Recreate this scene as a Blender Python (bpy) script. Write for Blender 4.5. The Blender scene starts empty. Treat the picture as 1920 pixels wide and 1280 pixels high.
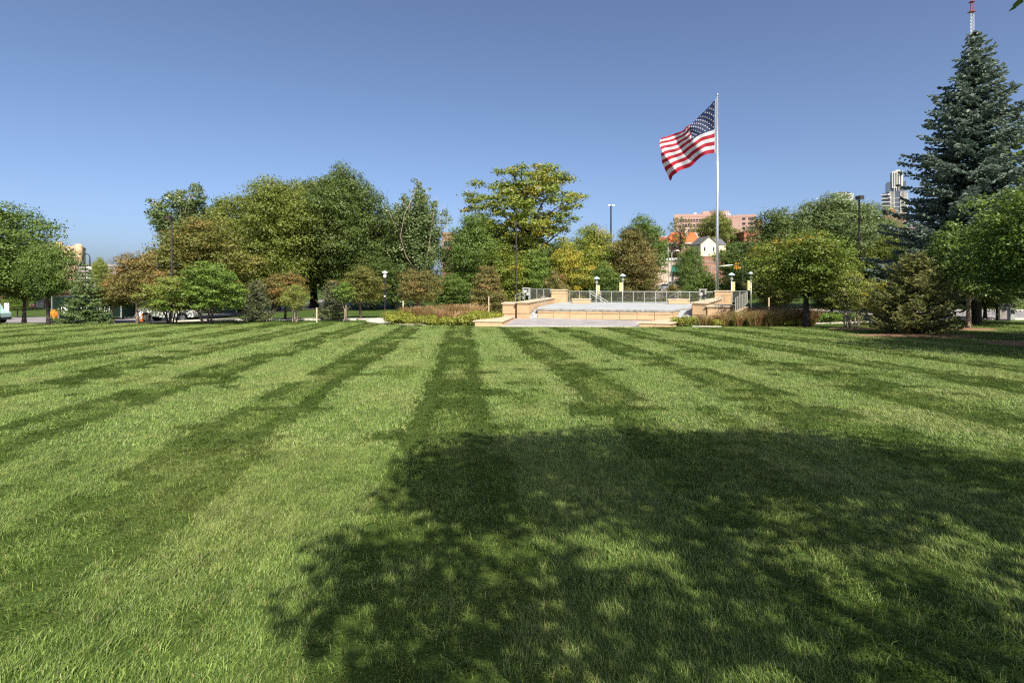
import bpy, bmesh, math, random
import numpy as np
from mathutils import Vector, Matrix

random.seed(7)
SC = bpy.context.scene
COL = SC.collection
R = math.radians

# ------------------------------------------------------------------ camera, sky, sun, exposure
F = 1100.0            # focal length in photo pixels (1920 wide)
HZ = 530.0            # horizon row in the photo
CZ = 2.27             # camera height above the lawn
cam = bpy.data.cameras.new('camera')
cam.sensor_width = 36.0
cam.lens = F / 1920 * 36.0
cam.shift_y = -(640 - HZ) / 1920
cam.clip_start = 0.05
cam.clip_end = 20000
cam_o = bpy.data.objects.new('camera', cam)
COL.objects.link(cam_o)
cam_o.location = (0, 0, CZ)
cam_o.rotation_euler = (R(90), 0, 0)
SC.camera = cam_o

SUN_A, SUN_E = R(22), R(46)      # right of straight behind the camera, elevation
world = bpy.data.worlds.new('World')
SC.world = world
world.use_nodes = True
wn = world.node_tree
bg = wn.nodes['Background']
sky = wn.nodes.new('ShaderNodeTexSky')
sky.sky_type = 'NISHITA'
sky.sun_disc = False
sky.sun_elevation = SUN_E
sky.sun_rotation = math.pi - SUN_A
sky.altitude = 300
sky.air_density = 0.55
sky.dust_density = 3.0
sky.ozone_density = 2.6
wn.links.new(sky.outputs[0], bg.inputs[0])
bg.inputs[1].default_value = 0.12
sun = bpy.data.lights.new('sun', 'SUN')
sun.energy = 5.0
sun.angle = R(0.55)
sun.color = (1.0, 0.94, 0.84)
sun_o = bpy.data.objects.new('sun', sun)
COL.objects.link(sun_o)
TO_SUN = Vector((math.sin(SUN_A) * math.cos(SUN_E), -math.cos(SUN_A) * math.cos(SUN_E), math.sin(SUN_E)))
sun_o.rotation_euler = TO_SUN.to_track_quat('Z', 'Y').to_euler()
SC.view_settings.view_transform = 'Standard'
SC.view_settings.look = 'None'
SC.view_settings.gamma = 1.0
SC.view_settings.exposure = 0.7
SC.cycles.max_bounces = 6
SC.cycles.diffuse_bounces = 2
SC.cycles.transmission_bounces = 4
SC.cycles.transparent_max_bounces = 8
SC.cycles.use_denoising = False
SC.cycles.filter_width = 1.25

# ------------------------------------------------------------------ helpers
def sst(a, b, x):
    t = np.clip((np.asarray(x, dtype=float) - a) / (b - a), 0, 1)
    return t * t * (3 - 2 * t)

def G(x, y):
    """terrain height"""
    x = np.asarray(x, dtype=float); y = np.asarray(y, dtype=float)
    plane = -0.02 * np.clip(y, -20, 46)
    zf = -1.02 - 0.66 * sst(-24, -36, x)
    a = sst(44, 57, y)
    z = plane * (1 - a) + zf * a
    z = z + sst(75, 140, y) * 1.9
    ang = x / np.maximum(y, 1.0) * F
    z = z + sst(140, 230, y) * 3 * (1 - sst(140, 290, ang)) + sst(223, 236, y) * 10.0 * sst(140, 290, ang)
    z = z + sst(222, 800, y) * 9
    return z

def g(x, y): return float(G(x, y))
def wx(px, Y): return (px - 960.0) / F * Y
def wz(py, Y): return CZ - (py - HZ) / F * Y
def gp(px, py):
    """photo pixel -> ground point (nearest hit)"""
    Y = 1.0
    for i in range(4000):
        if wz(py, Y) <= g(wx(px, Y), Y): break
        Y *= 1.003
    return (wx(px, Y), Y)

def mesh_obj(name, me, mat=None, parent=None):
    o = bpy.data.objects.new(name, me)
    COL.objects.link(o)
    if mat is not None and len(me.materials) == 0: me.materials.append(mat)
    if parent is not None: o.parent = parent
    return o

def tag(o, label, cat=None, group=None, kind=None):
    o['label'] = label
    if cat: o['category'] = cat
    if group: o['group'] = group
    if kind: o['kind'] = kind
    return o

def empty(name, loc=(0, 0, 0), rz=0.0):
    o = bpy.data.objects.new(name, None)
    COL.objects.link(o)
    o.location = loc; o.rotation_euler = (0, 0, rz); o.empty_display_size = 0.2
    return o

def structure(o, label=None):
    o['kind'] = 'structure'
    if label: o['label'] = label
    return o

class MB:
    def __init__(s): s.v = []; s.f = []; s.smooth = False
    def add(s, vs, fs):
        b = len(s.v); s.v += [tuple(p) for p in vs]; s.f += [tuple(i + b for i in q) for q in fs]; return s
    def box(s, x0, x1, y0, y1, z0, z1):
        return s.add([(x0,y0,z0),(x1,y0,z0),(x1,y1,z0),(x0,y1,z0),(x0,y0,z1),(x1,y0,z1),(x1,y1,z1),(x0,y1,z1)],
                     [(0,3,2,1),(4,5,6,7),(0,1,5,4),(1,2,6,5),(2,3,7,6),(3,0,4,7)])
    def prism(s, poly, z0, z1):
        """plan polygon (counter-clockwise) extruded; z1 may be a list per corner"""
        n = len(poly)
        za = z0 if isinstance(z0, (list, tuple)) else [z0] * n
        zb = z1 if isinstance(z1, (list, tuple)) else [z1] * n
        vs = [(p[0], p[1], za[i]) for i, p in enumerate(poly)] + [(p[0], p[1], zb[i]) for i, p in enumerate(poly)]
        fs = [tuple(range(n - 1, -1, -1)), tuple(range(n, 2 * n))]
        fs += [(i, (i + 1) % n, n + (i + 1) % n, n + i) for i in range(n)]
        return s.add(vs, fs)
    def profile(s, pts, y0, y1):
        """(x,z) side profile, counter-clockwise seen from -y, extruded along y"""
        n = len(pts)
        vs = [(p[0], y0, p[1]) for p in pts] + [(p[0], y1, p[1]) for p in pts]
        fs = [tuple(range(n)), tuple(range(2 * n - 1, n - 1, -1))]
        fs += [(i, n + i, n + (i + 1) % n, (i + 1) % n) for i in range(n)]
        return s.add(vs, fs)
    def tube(s, pts, rad, n=8, cap=True):
        pts = [Vector(p) for p in pts]
        if not isinstance(rad, (list, tuple)): rad = [rad] * len(pts)
        b = len(s.v)
        for i, p in enumerate(pts):
            d = (pts[min(i + 1, len(pts) - 1)] - pts[max(i - 1, 0)])
            if d.length < 1e-9: d = Vector((0, 0, 1))
            d.normalize()
            u = d.cross(Vector((0, 0, 1)) if abs(d.z) < 0.9 else Vector((1, 0, 0))).normalized()
            w = d.cross(u)
            for k in range(n):
                a = 2 * math.pi * k / n
                s.v.append(tuple(p + (u * math.cos(a) + w * math.sin(a)) * rad[i]))
        for i in range(len(pts) - 1):
            for k in range(n):
                a0 = b + i * n + k; a1 = b + i * n + (k + 1) % n
                s.f.append((a0, a1, a1 + n, a0 + n))
        if cap:
            s.f.append(tuple(b + k for k in range(n - 1, -1, -1)))
            e = b + (len(pts) - 1) * n
            s.f.append(tuple(e + k for k in range(n)))
        return s
    def lathe(s, prof, n=14, c=(0, 0, 0)):
        """(r,z) profile turned about z"""
        b = len(s.v)
        for r, z in prof:
            for k in range(n):
                a = 2 * math.pi * k / n
                s.v.append((c[0] + r * math.cos(a), c[1] + r * math.sin(a), c[2] + z))
        for i in range(len(prof) - 1):
            for k in range(n):
                a0 = b + i * n + k; a1 = b + i * n + (k + 1) % n
                s.f.append((a0, a1, a1 + n, a0 + n))
        s.f.append(tuple(b + k for k in range(n - 1, -1, -1)))
        e = b + (len(prof) - 1) * n
        s.f.append(tuple(e + k for k in range(n)))
        return s
    def mesh(s, name):
        me = bpy.data.meshes.new(name)
        me.from_pydata(s.v, [], s.f)
        bm = bmesh.new(); bm.from_mesh(me)
        bmesh.ops.recalc_face_normals(bm, faces=bm.faces)
        bm.to_mesh(me); bm.free()
        if s.smooth:
            me.polygons.foreach_set('use_smooth', [True] * len(me.polygons))
        return me
    def build(s, name, mat, parent=None, bevel=0.0):
        o = mesh_obj(name, s.mesh(name), mat, parent)
        if bevel:
            m = o.modifiers.new('bevel', 'BEVEL'); m.width = bevel; m.segments = 2; m.limit_method = 'ANGLE'
        return o

def quad_mesh(name, v, cols=None):
    """v: (n,4,3) quads"""
    n = len(v)
    me = bpy.data.meshes.new(name)
    me.vertices.add(n * 4)
    me.vertices.foreach_set('co', np.ascontiguousarray(v, dtype=np.float32).ravel())
    me.loops.add(n * 4)
    me.loops.foreach_set('vertex_index', np.arange(n * 4, dtype=np.int32))
    me.polygons.add(n)
    me.polygons.foreach_set('loop_start', np.arange(0, n * 4, 4, dtype=np.int32))
    try: me.polygons.foreach_set('loop_total', np.full(n, 4, dtype=np.int32))
    except Exception: pass
    if cols is not None:
        at = me.color_attributes.new('tint', 'FLOAT_COLOR', 'POINT')
        c = np.ones((n, 4, 4), dtype=np.float32)
        c[:, :, :3] = cols[:, None, :] if cols.ndim == 2 else cols
        at.data.foreach_set('color', c.ravel())
    me.update(calc_edges=True)
    return me

# ------------------------------------------------------------------ materials
MATS = {}
def mat(name, col, rough=0.7, metal=0.0, var=0.12, scale=3.0, bump=0.0, bscale=40.0, spec=0.4, col2=None, coat=0.0):
    m = bpy.data.materials.new(name); m.use_nodes = True
    nt = m.node_tree; b = nt.nodes['Principled BSDF']
    b.inputs['Roughness'].default_value = rough
    b.inputs['Metallic'].default_value = metal
    b.inputs['Specular IOR Level'].default_value = spec
    b.inputs['Coat Weight'].default_value = coat
    tc = nt.nodes.new('ShaderNodeNewGeometry')
    nz = nt.nodes.new('ShaderNodeTexNoise'); nz.inputs['Scale'].default_value = scale
    nz.inputs['Detail'].default_value = 8; nz.inputs['Roughness'].default_value = 0.65
    nt.links.new(tc.outputs['Position'], nz.inputs['Vector'])
    mx = nt.nodes.new('ShaderNodeMix'); mx.data_type = 'RGBA'
    c2 = col2 if col2 else tuple(c * (1 - 2 * var) for c in col)
    c1 = col if col2 else tuple(min(1, c * (1 + var)) for c in col)
    mx.inputs[6].default_value = (*c1, 1); mx.inputs[7].default_value = (*c2, 1)
    mr = nt.nodes.new('ShaderNodeMapRange')
    mr.inputs[1].default_value = 0.3; mr.inputs[2].default_value = 0.7
    nt.links.new(nz.outputs[0], mr.inputs[0]); nt.links.new(mr.outputs[0], mx.inputs[0])
    nt.links.new(mx.outputs[2], b.inputs['Base Color'])
    if bump:
        n2 = nt.nodes.new('ShaderNodeTexNoise'); n2.inputs['Scale'].default_value = bscale; n2.inputs['Detail'].default_value = 6
        nt.links.new(tc.outputs['Position'], n2.inputs['Vector'])
        bp = nt.nodes.new('ShaderNodeBump'); bp.inputs['Strength'].default_value = bump; bp.inputs['Distance'].default_value = 0.02
        nt.links.new(n2.outputs[0], bp.inputs['Height']); nt.links.new(bp.outputs[0], b.inputs['Normal'])
    MATS[name] = m
    return m

def leafmat(name, a, b_, autumn=None, amt=0.0, trans=0.2, top=0.0, rough=0.5):
    """a..b_ per-leaf hue range, autumn colour taken by some clumps (more towards the crown top if top>0)"""
    m = bpy.data.materials.new(name); m.use_nodes = True
    nt = m.node_tree; L = nt.links
    pb = nt.nodes['Principled BSDF']; out = nt.nodes['Material Output']
    at = nt.nodes.new('ShaderNodeAttribute'); at.attribute_name = 'tint'
    sp = nt.nodes.new('ShaderNodeSeparateColor'); L.new(at.outputs['Color'], sp.inputs[0])
    mx = nt.nodes.new('ShaderNodeMix'); mx.data_type = 'RGBA'
    mx.inputs[6].default_value = (*a, 1); mx.inputs[7].default_value = (*b_, 1)
    # leaf random and clump random together
    ad = nt.nodes.new('ShaderNodeMath'); ad.operation = 'MULTIPLY_ADD'; ad.inputs[1].default_value = 0.55
    sc = nt.nodes.new('ShaderNodeMath'); sc.operation = 'MULTIPLY'; sc.inputs[1].default_value = 0.45
    L.new(sp.outputs[1], sc.inputs[0]); L.new(sp.outputs[0], ad.inputs[0]); L.new(sc.outputs[0], ad.inputs[2])
    L.new(ad.outputs[0], mx.inputs[0])
    col = mx.outputs[2]
    if autumn:
        m2 = nt.nodes.new('ShaderNodeMix'); m2.data_type = 'RGBA'; m2.inputs[7].default_value = (*autumn, 1)
        L.new(col, m2.inputs[6])
        s = nt.nodes.new('ShaderNodeMath'); s.operation = 'MULTIPLY_ADD'; s.inputs[1].default_value = top
        L.new(sp.outputs[2], s.inputs[0]); L.new(sp.outputs[1], s.inputs[2])
        j = nt.nodes.new('ShaderNodeMath'); j.operation = 'MULTIPLY_ADD'; j.inputs[1].default_value = 0.35
        L.new(sp.outputs[0], j.inputs[0]); L.new(s.outputs[0], j.inputs[2])
        mr = nt.nodes.new('ShaderNodeMapRange')
        th = (1.0 + top + 0.2) * (1 - amt)
        mr.inputs[1].default_value = th - 0.2; mr.inputs[2].default_value = th + 0.25
        L.new(j.outputs[0], mr.inputs[0]); L.new(mr.outputs[0], m2.inputs[0]); col = m2.outputs[2]
    L.new(col, pb.inputs['Base Color'])
    pb.inputs['Roughness'].default_value = rough
    pb.inputs['Specular IOR Level'].default_value = 0.35
    tr = nt.nodes.new('ShaderNodeBsdfTranslucent')
    hs = nt.nodes.new('ShaderNodeHueSaturation'); hs.inputs['Value'].default_value = 1.5; hs.inputs['Hue'].default_value = 0.485
    L.new(col, hs.inputs['Color']); L.new(hs.outputs[0], tr.inputs[0])
    ms = nt.nodes.new('ShaderNodeMixShader'); ms.inputs[0].default_value = trans
    L.new(pb.outputs[0], ms.inputs[1]); L.new(tr.outputs[0], ms.inputs[2]); L.new(ms.outputs[0], out.inputs[0])
    MATS[name] = m
    return m

M_stone = mat('buff_precast', (0.54, 0.365, 0.205), 0.85, var=0.07, scale=1.5, bump=0.15, bscale=60)
M_cap = mat('pale_cap_stone', (0.52, 0.42, 0.285), 0.8, var=0.08, scale=2.5, bump=0.1)
M_deck = mat('deck_concrete', (0.37, 0.385, 0.385), 0.8, var=0.10, scale=1.2, bump=0.1)
M_slab = mat('slab_edge', (0.30, 0.29, 0.26), 0.85, var=0.3, scale=3)
M_pave = mat('plaza_paving', (0.31, 0.29, 0.285), 0.8, var=0.14, scale=0.9, bump=0.1)
M_conc = mat('concrete_path', (0.55, 0.50, 0.42), 0.85, var=0.1, scale=1.5, bump=0.1)
M_road = mat('asphalt', (0.24, 0.22, 0.21), 0.85, var=0.12, scale=0.6, bump=0.1)
M_rail = mat('galvanised_steel', (0.45, 0.46, 0.42), 0.45, metal=0.5, var=0.08)
M_wire = mat('dark_wire', (0.10, 0.10, 0.08), 0.6, metal=0.4)
M_black = mat('black_paint', (0.02, 0.02, 0.022), 0.4, var=0.1)
M_bronze = mat('bronze_pole', (0.045, 0.035, 0.03), 0.5, var=0.1)
M_white = mat('white_paint', (0.78, 0.77, 0.74), 0.4, var=0.04, coat=0.3)
M_steel = mat('brushed_pole', (0.62, 0.62, 0.64), 0.32, metal=0.85, var=0.05)
M_copper = mat('verdigris_hat', (0.42, 0.52, 0.48), 0.6, var=0.12)
M_yellow = mat('yellow_banner', (0.62, 0.47, 0.20), 0.7, var=0.05)
M_glassd = mat('dark_glass', (0.02, 0.025, 0.03), 0.12, var=0.1, spec=0.6)
M_rubber = mat('tyre_rubber', (0.02, 0.02, 0.02), 0.9)
M_chrome = mat('wheel_metal', (0.5, 0.5, 0.5), 0.3, metal=0.9)
M_red = mat('red_lens', (0.5, 0.02, 0.02), 0.3)
M_orange = mat('orange_paint', (0.75, 0.27, 0.03), 0.5, var=0.06)
M_cone = mat('cone_orange', (0.85, 0.16, 0.04), 0.6)
M_trailer = mat('trailer_green', (0.006, 0.020, 0.012), 0.35, var=0.2, scale=0.5)
M_brick = mat('red_brick', (0.36, 0.14, 0.085), 0.9, var=0.15, scale=0.8, bump=0.2)
M_brick2 = mat('brown_brick', (0.30, 0.16, 0.11), 0.9, var=0.15, scale=0.8, bump=0.2)
M_pink = mat('pink_granite', (0.46, 0.29, 0.24), 0.9, var=0.06, scale=0.2)
M_tile = mat('orange_tile', (0.52, 0.12, 0.04), 0.8, var=0.12, scale=1.5)
M_cream = mat('cream_siding', (0.76, 0.66, 0.42), 0.8, var=0.04)
M_tan = mat('tan_brick', (0.55, 0.38, 0.24), 0.9, var=0.07, scale=0.4)
M_beige = mat('beige_stucco', (0.52, 0.40, 0.31), 0.9, var=0.05, scale=0.4)
M_grey = mat('grey_wall', (0.27, 0.24, 0.22), 0.9, var=0.1, scale=0.5)
M_shingle = mat('grey_shingle', (0.12, 0.12, 0.125), 0.9, var=0.15, scale=2)
M_tower = mat('tower_stone', (0.60, 0.56, 0.50), 0.7, var=0.05, scale=0.05)
M_towerg = mat('tower_glass', (0.10, 0.12, 0.16), 0.25, var=0.1, scale=0.05)
M_mastr = mat('mast_red', (0.42, 0.07, 0.08), 0.6)
M_carg = mat('car_grey', (0.30, 0.34, 0.37), 0.3, var=0.03, coat=0.6)
M_carb = mat('car_blue', (0.10, 0.16, 0.30), 0.3, var=0.03, coat=0.6)
M_cars = mat('car_silver', (0.55, 0.55, 0.55), 0.3, var=0.03, coat=0.6)
M_teal = mat('van_teal', (0.36, 0.52, 0.48), 0.4, var=0.05, coat=0.4)
M_signal = mat('signal_yellow', (0.75, 0.33, 0.03), 0.5)
M_awning = mat('green_awning', (0.03, 0.20, 0.14), 0.7)
M_signblue = mat('sign_blue', (0.35, 0.45, 0.70), 0.5)
M_bark = mat('bark_brown', (0.14, 0.105, 0.08), 0.95, var=0.3, scale=6, bump=0.6, bscale=14)
M_barkd = mat('bark_dark', (0.055, 0.045, 0.038), 0.95, var=0.3, scale=6, bump=0.6, bscale=14)
M_barkl = mat('bark_pale', (0.34, 0.27, 0.20), 0.9, var=0.25, scale=6, bump=0.4, bscale=14)
M_mulch = mat('wood_mulch', (0.26, 0.15, 0.08), 0.95, var=0.3, scale=9, bump=0.8, bscale=20)
M_fred = mat('flag_red', (0.42, 0.012, 0.030), 0.7, var=0.03)
M_fwhite = mat('flag_white', (0.70, 0.70, 0.70), 0.7, var=0.02)
M_fblue = mat('flag_blue', (0.018, 0.032, 0.10), 0.7, var=0.03)
for _m in (M_fred, M_fwhite, M_fblue):      # thin nylon lets some light through
    nt = _m.node_tree; tr = nt.nodes.new('ShaderNodeBsdfTranslucent'); ms = nt.nodes.new('ShaderNodeMixShader')
    src = nt.nodes['Principled BSDF'].inputs['Base Color'].links[0].from_socket
    nt.links.new(src, tr.inputs[0]); ms.inputs[0].default_value = 0.42
    nt.links.new(nt.nodes['Principled BSDF'].outputs[0], ms.inputs[1]); nt.links.new(tr.outputs[0], ms.inputs[2])
    nt.links.new(ms.outputs[0], nt.nodes['Material Output'].inputs[0])

# leaf colours
L_maple = leafmat('leaf_maple', (0.058, 0.112, 0.018), (0.146, 0.202, 0.036))
L_olive = leafmat('leaf_olive', (0.084, 0.123, 0.018), (0.202, 0.224, 0.040))
L_bright = leafmat('leaf_bright', (0.067, 0.129, 0.018), (0.179, 0.252, 0.038))
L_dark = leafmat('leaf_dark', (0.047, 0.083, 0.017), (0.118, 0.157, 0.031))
L_poplar = leafmat('leaf_poplar', (0.078, 0.125, 0.038), (0.185, 0.230, 0.081), rough=0.4)
L_locust = leafmat('leaf_locust', (0.101, 0.151, 0.016), (0.230, 0.263, 0.036), (0.381, 0.314, 0.039), 0.13)
L_yellow = leafmat('leaf_yellow', (0.168, 0.196, 0.020), (0.302, 0.302, 0.040), (0.426, 0.336, 0.039), 0.26)
L_ygreen = leafmat('leaf_yellow_green', (0.129, 0.168, 0.027), (0.263, 0.286, 0.062))
L_autumn = leafmat('leaf_autumn', (0.095, 0.118, 0.022), (0.185, 0.185, 0.038), (0.258, 0.168, 0.047), 0.22, top=0.7)
L_autumn2 = leafmat('leaf_russet', (0.118, 0.110, 0.029), (0.224, 0.190, 0.052), (0.286, 0.168, 0.047), 0.28, top=0.5)
L_orangetop = leafmat('leaf_orange_top', (0.076, 0.134, 0.018), (0.196, 0.246, 0.034), (0.370, 0.213, 0.034), 0.13, top=0.8)
L_brownolive = leafmat('leaf_brown_olive', (0.101, 0.103, 0.025), (0.207, 0.190, 0.052), (0.246, 0.157, 0.050), 0.24, top=0.3)
L_spruceb = leafmat('needle_blue', (0.090, 0.135, 0.100), (0.220, 0.270, 0.210), trans=0.2)
L_spruceg = leafmat('needle_green', (0.085, 0.145, 0.045), (0.210, 0.280, 0.095), trans=0.25)
L_pine = leafmat('needle_olive', (0.125, 0.150, 0.045), (0.290, 0.285, 0.105), trans=0.22)
L_pined = leafmat('needle_greygreen', (0.100, 0.125, 0.060), (0.210, 0.220, 0.110), trans=0.2)
L_hedge = leafmat('leaf_groundcover', (0.150, 0.180, 0.020), (0.300, 0.310, 0.045))
L_reed = leafmat('blade_red_brown', (0.260, 0.135, 0.065), (0.520, 0.330, 0.160), (0.234, 0.221, 0.065), 0.35)

# ------------------------------------------------------------------ ground
def grass_ground_mat():
    m = bpy.data.materials.new('lawn_soil'); m.use_nodes = True
    nt = m.node_tree; b = nt.nodes['Principled BSDF']; L = nt.links
    ge = nt.nodes.new('ShaderNodeNewGeometry')
    n1 = nt.nodes.new('ShaderNodeTexNoise'); n1.inputs['Scale'].default_value = 14; n1.inputs['Detail'].default_value = 8
    n2 = nt.nodes.new('ShaderNodeTexNoise'); n2.inputs['Scale'].default_value = 0.35; n2.inputs['Detail'].default_value = 5
    L.new(ge.outputs['Position'], n1.inputs['Vector']); L.new(ge.outputs['Position'], n2.inputs['Vector'])
    a = nt.nodes.new('ShaderNodeMix'); a.data_type = 'RGBA'
    a.inputs[6].default_value = (0.022, 0.048, 0.010, 1); a.inputs[7].default_value = (0.075, 0.115, 0.022, 1)
    L.new(n1.outputs[0], a.inputs[0])
    c = nt.nodes.new('ShaderNodeMix'); c.data_type = 'RGBA'; c.inputs[7].default_value = (0.10, 0.125, 0.028, 1)
    mr = nt.nodes.new('ShaderNodeMapRange'); mr.inputs[1].default_value = 0.45; mr.inputs[2].default_value = 0.75; mr.inputs[4].default_value = 0.6
    L.new(n2.outputs[0], mr.inputs[0]); L.new(mr.outputs[0], c.inputs[0]); L.new(a.outputs[2], c.inputs[6])
    L.new(c.outputs[2], b.inputs['Base Color']); b.inputs['Roughness'].default_value = 0.95
    b.inputs['Specular IOR Level'].default_value = 0.1
    return m
M_ground = grass_ground_mat()

nr, na = 260, 240
rad = np.concatenate([[0.0], 0.4 * (9000 / 0.4) ** (np.arange(nr) / (nr - 1))])
ang = np.arange(na) / na * 2 * np.pi
gx = rad[1:, None] * np.cos(ang)[None]; gy = rad[1:, None] * np.sin(ang)[None]
gz = G(gx, gy)
vs = np.stack([gx, gy, gz], -1).reshape(-1, 3)
fs = []
for i in range(nr - 1):
    for k in range(na):
        k2 = (k + 1) % na
        fs.append((i * na + k, (i + 1) * na + k, (i + 1) * na + k2, i * na + k2))
fs.append(tuple(range(na)))
me = bpy.data.meshes.new('ground'); me.from_pydata(vs.tolist(), [], fs); me.update()
me.polygons.foreach_set('use_smooth', [True] * len(me.polygons))
structure(mesh_obj('ground', me, M_ground), 'green park lawn and the terrain rising behind it')

def ribbon(name, pts, width, m, off, n=70, across=6, skirt=0.0):
    """a sheet draped on the terrain along a centre line"""
    P = [Vector((p[0], p[1], 0)) for p in pts]
    seg = [0]
    for a, b in zip(P, P[1:]): seg.append(seg[-1] + (b - a).length)
    ts = np.linspace(0, seg[-1], n)
    # smooth the line by averaging
    cx = np.interp(ts, seg, [p.x for p in P]); cy = np.interp(ts, seg, [p.y for p in P])
    for _ in range(8):
        cx[1:-1] = (cx[:-2] + 2 * cx[1:-1] + cx[2:]) / 4; cy[1:-1] = (cy[:-2] + 2 * cy[1:-1] + cy[2:]) / 4
    dx = np.gradient(cx); dy = np.gradient(cy); ln = np.hypot(dx, dy); nx, ny = -dy / ln, dx / ln
    wv = np.interp(ts, seg, width) if isinstance(width, (list, tuple)) else np.full(n, width)
    mb = MB(); q = np.linspace(-0.5, 0.5, across + 1)
    for i in range(n):
        for t in q:
            x = cx[i] + nx[i] * wv[i] * t; y = cy[i] + ny[i] * wv[i] * t
            mb.v.append((x, y, g(x, y) + off))
    A = across + 1
    for i in range(n - 1):
        for k in range(across):
            mb.f.append((i * A + k, i * A + k + 1, (i + 1) * A + k + 1, (i + 1) * A + k))
    b = len(mb.v)
    if skirt:
        for side in (0, across):
            b = len(mb.v)
            for i in range(n):
                x, y, z = mb.v[i * A + side]; mb.v.append((x, y, z - skirt))
            for i in range(n - 1):
                mb.f.append((i * A + side, (i + 1) * A + side, b + i + 1, b + i))
    return structure(mb.build(name, m))

ribbon('street', [(-110, 59), (-60, 59.5), (-42, 61), (-33, 67), (-29, 80), (-27, 110)], 13, M_road, 0.06)
ribbon('street', [(28, 62), (45, 60), (70, 60), (120, 64)], 15, M_road, 0.06)
ribbon('street', [(22, 96), (27, 118), (36, 150), (52, 190)], [16, 18, 14, 12], M_road, 0.09)
ribbon('pavement', [(-75, 50.5), (-50, 50.5), (-36, 50.2), (-22, 51), (-13.5, 51.5)], 1.7, M_conc, 0.12, skirt=0.12)
ribbon('path', [(-13.6, 52.5), (-11.2, 51.0), (-11.4, 48.3), (-9.6, 45.5), (-7.6, 44.0), (-6.0, 43.2)], [1.9, 1.7, 1.4, 1.3, 1.0, 0.4], M_conc, 0.07, skirt=0.1)
ribbon('path', [(-13.6, 52.5), (-9, 53), (-4, 53.5), (0, 54)], 1.8, M_conc, 0.08, skirt=0.1)
ribbon('path', [(12.7, 41.35), (13.6, 41.2), (14.7, 41.25)], [0.2, 0.35, 0.15], M_conc, 0.06, n=20, skirt=0.06)
ribbon('path', [(20, 46.5), (26, 46), (32, 50), (36, 60)], 1.4, M_conc, 0.09, skirt=0.1)
ribbon('pavement', [(28, 53.4), (45, 51.8), (70, 51.8), (110, 54)], 1.6, M_conc, 0.12, skirt=0.12)
ribbon('pavement', [(28, 71), (45, 69), (70, 69), (110, 72)], 1.8, M_conc, 0.12, skirt=0.12)

# ------------------------------------------------------------------ lawn grass (instanced blade tufts)
STR_SLOPE = 0.082                       # mowing direction drifts left with distance
PERIOD, DARK0, DARKW = 3.42, -1.08, 1.55
def blade_patch(name, seed, wx_, wy_, n, length, width, lean, spread):
    r = np.random.default_rng(seed)
    px = (r.random(n) - 0.5) * wx_; py = (r.random(n) - 0.5) * wy_
    # clumpy lengths
    cl = 0.75 + 0.35 * np.sin(px * 17 + seed) * np.cos(py * 13 + seed * 2)
    ln = length * (0.55 + 0.75 * r.random(n)) * cl
    w = width * (0.6 + 0.8 * r.random(n))
    az = r.random(n) * 2 * np.pi
    lx = np.cos(az) * spread * r.random(n) * 1.3; ly = np.sin(az) * spread * r.random(n) * 1.3 + lean
    faz = r.random(n) * 2 * np.pi          # blade facing
    bx, by = np.cos(faz) * w / 2, np.sin(faz) * w / 2
    h = ln / np.sqrt(1 + lx ** 2 + ly ** 2)
    z0 = np.full(n, -0.01)
    p0 = np.stack([px, py, z0], -1)
    p1 = np.stack([px + lx * h * 0.38, py + ly * h * 0.38, h * 0.6], -1)
    p2 = np.stack([px + lx * h * 1.1, py + ly * h * 1.1, h * 0.95], -1)
    B = np.stack([bx, by, np.zeros(n)], -1)
    q1 = np.stack([p0 - B, p0 + B, p1 + B * 0.8, p1 - B * 0.8], 1)
    q2 = np.stack([p1 - B * 0.8, p1 + B * 0.8, p2 + B * 0.12, p2 - B * 0.12], 1)
    c = np.stack([r.random(n), r.random(n), ln / length], -1)
    return quad_mesh(name, np.concatenate([q1, q2]), np.concatenate([c, c]))

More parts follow.
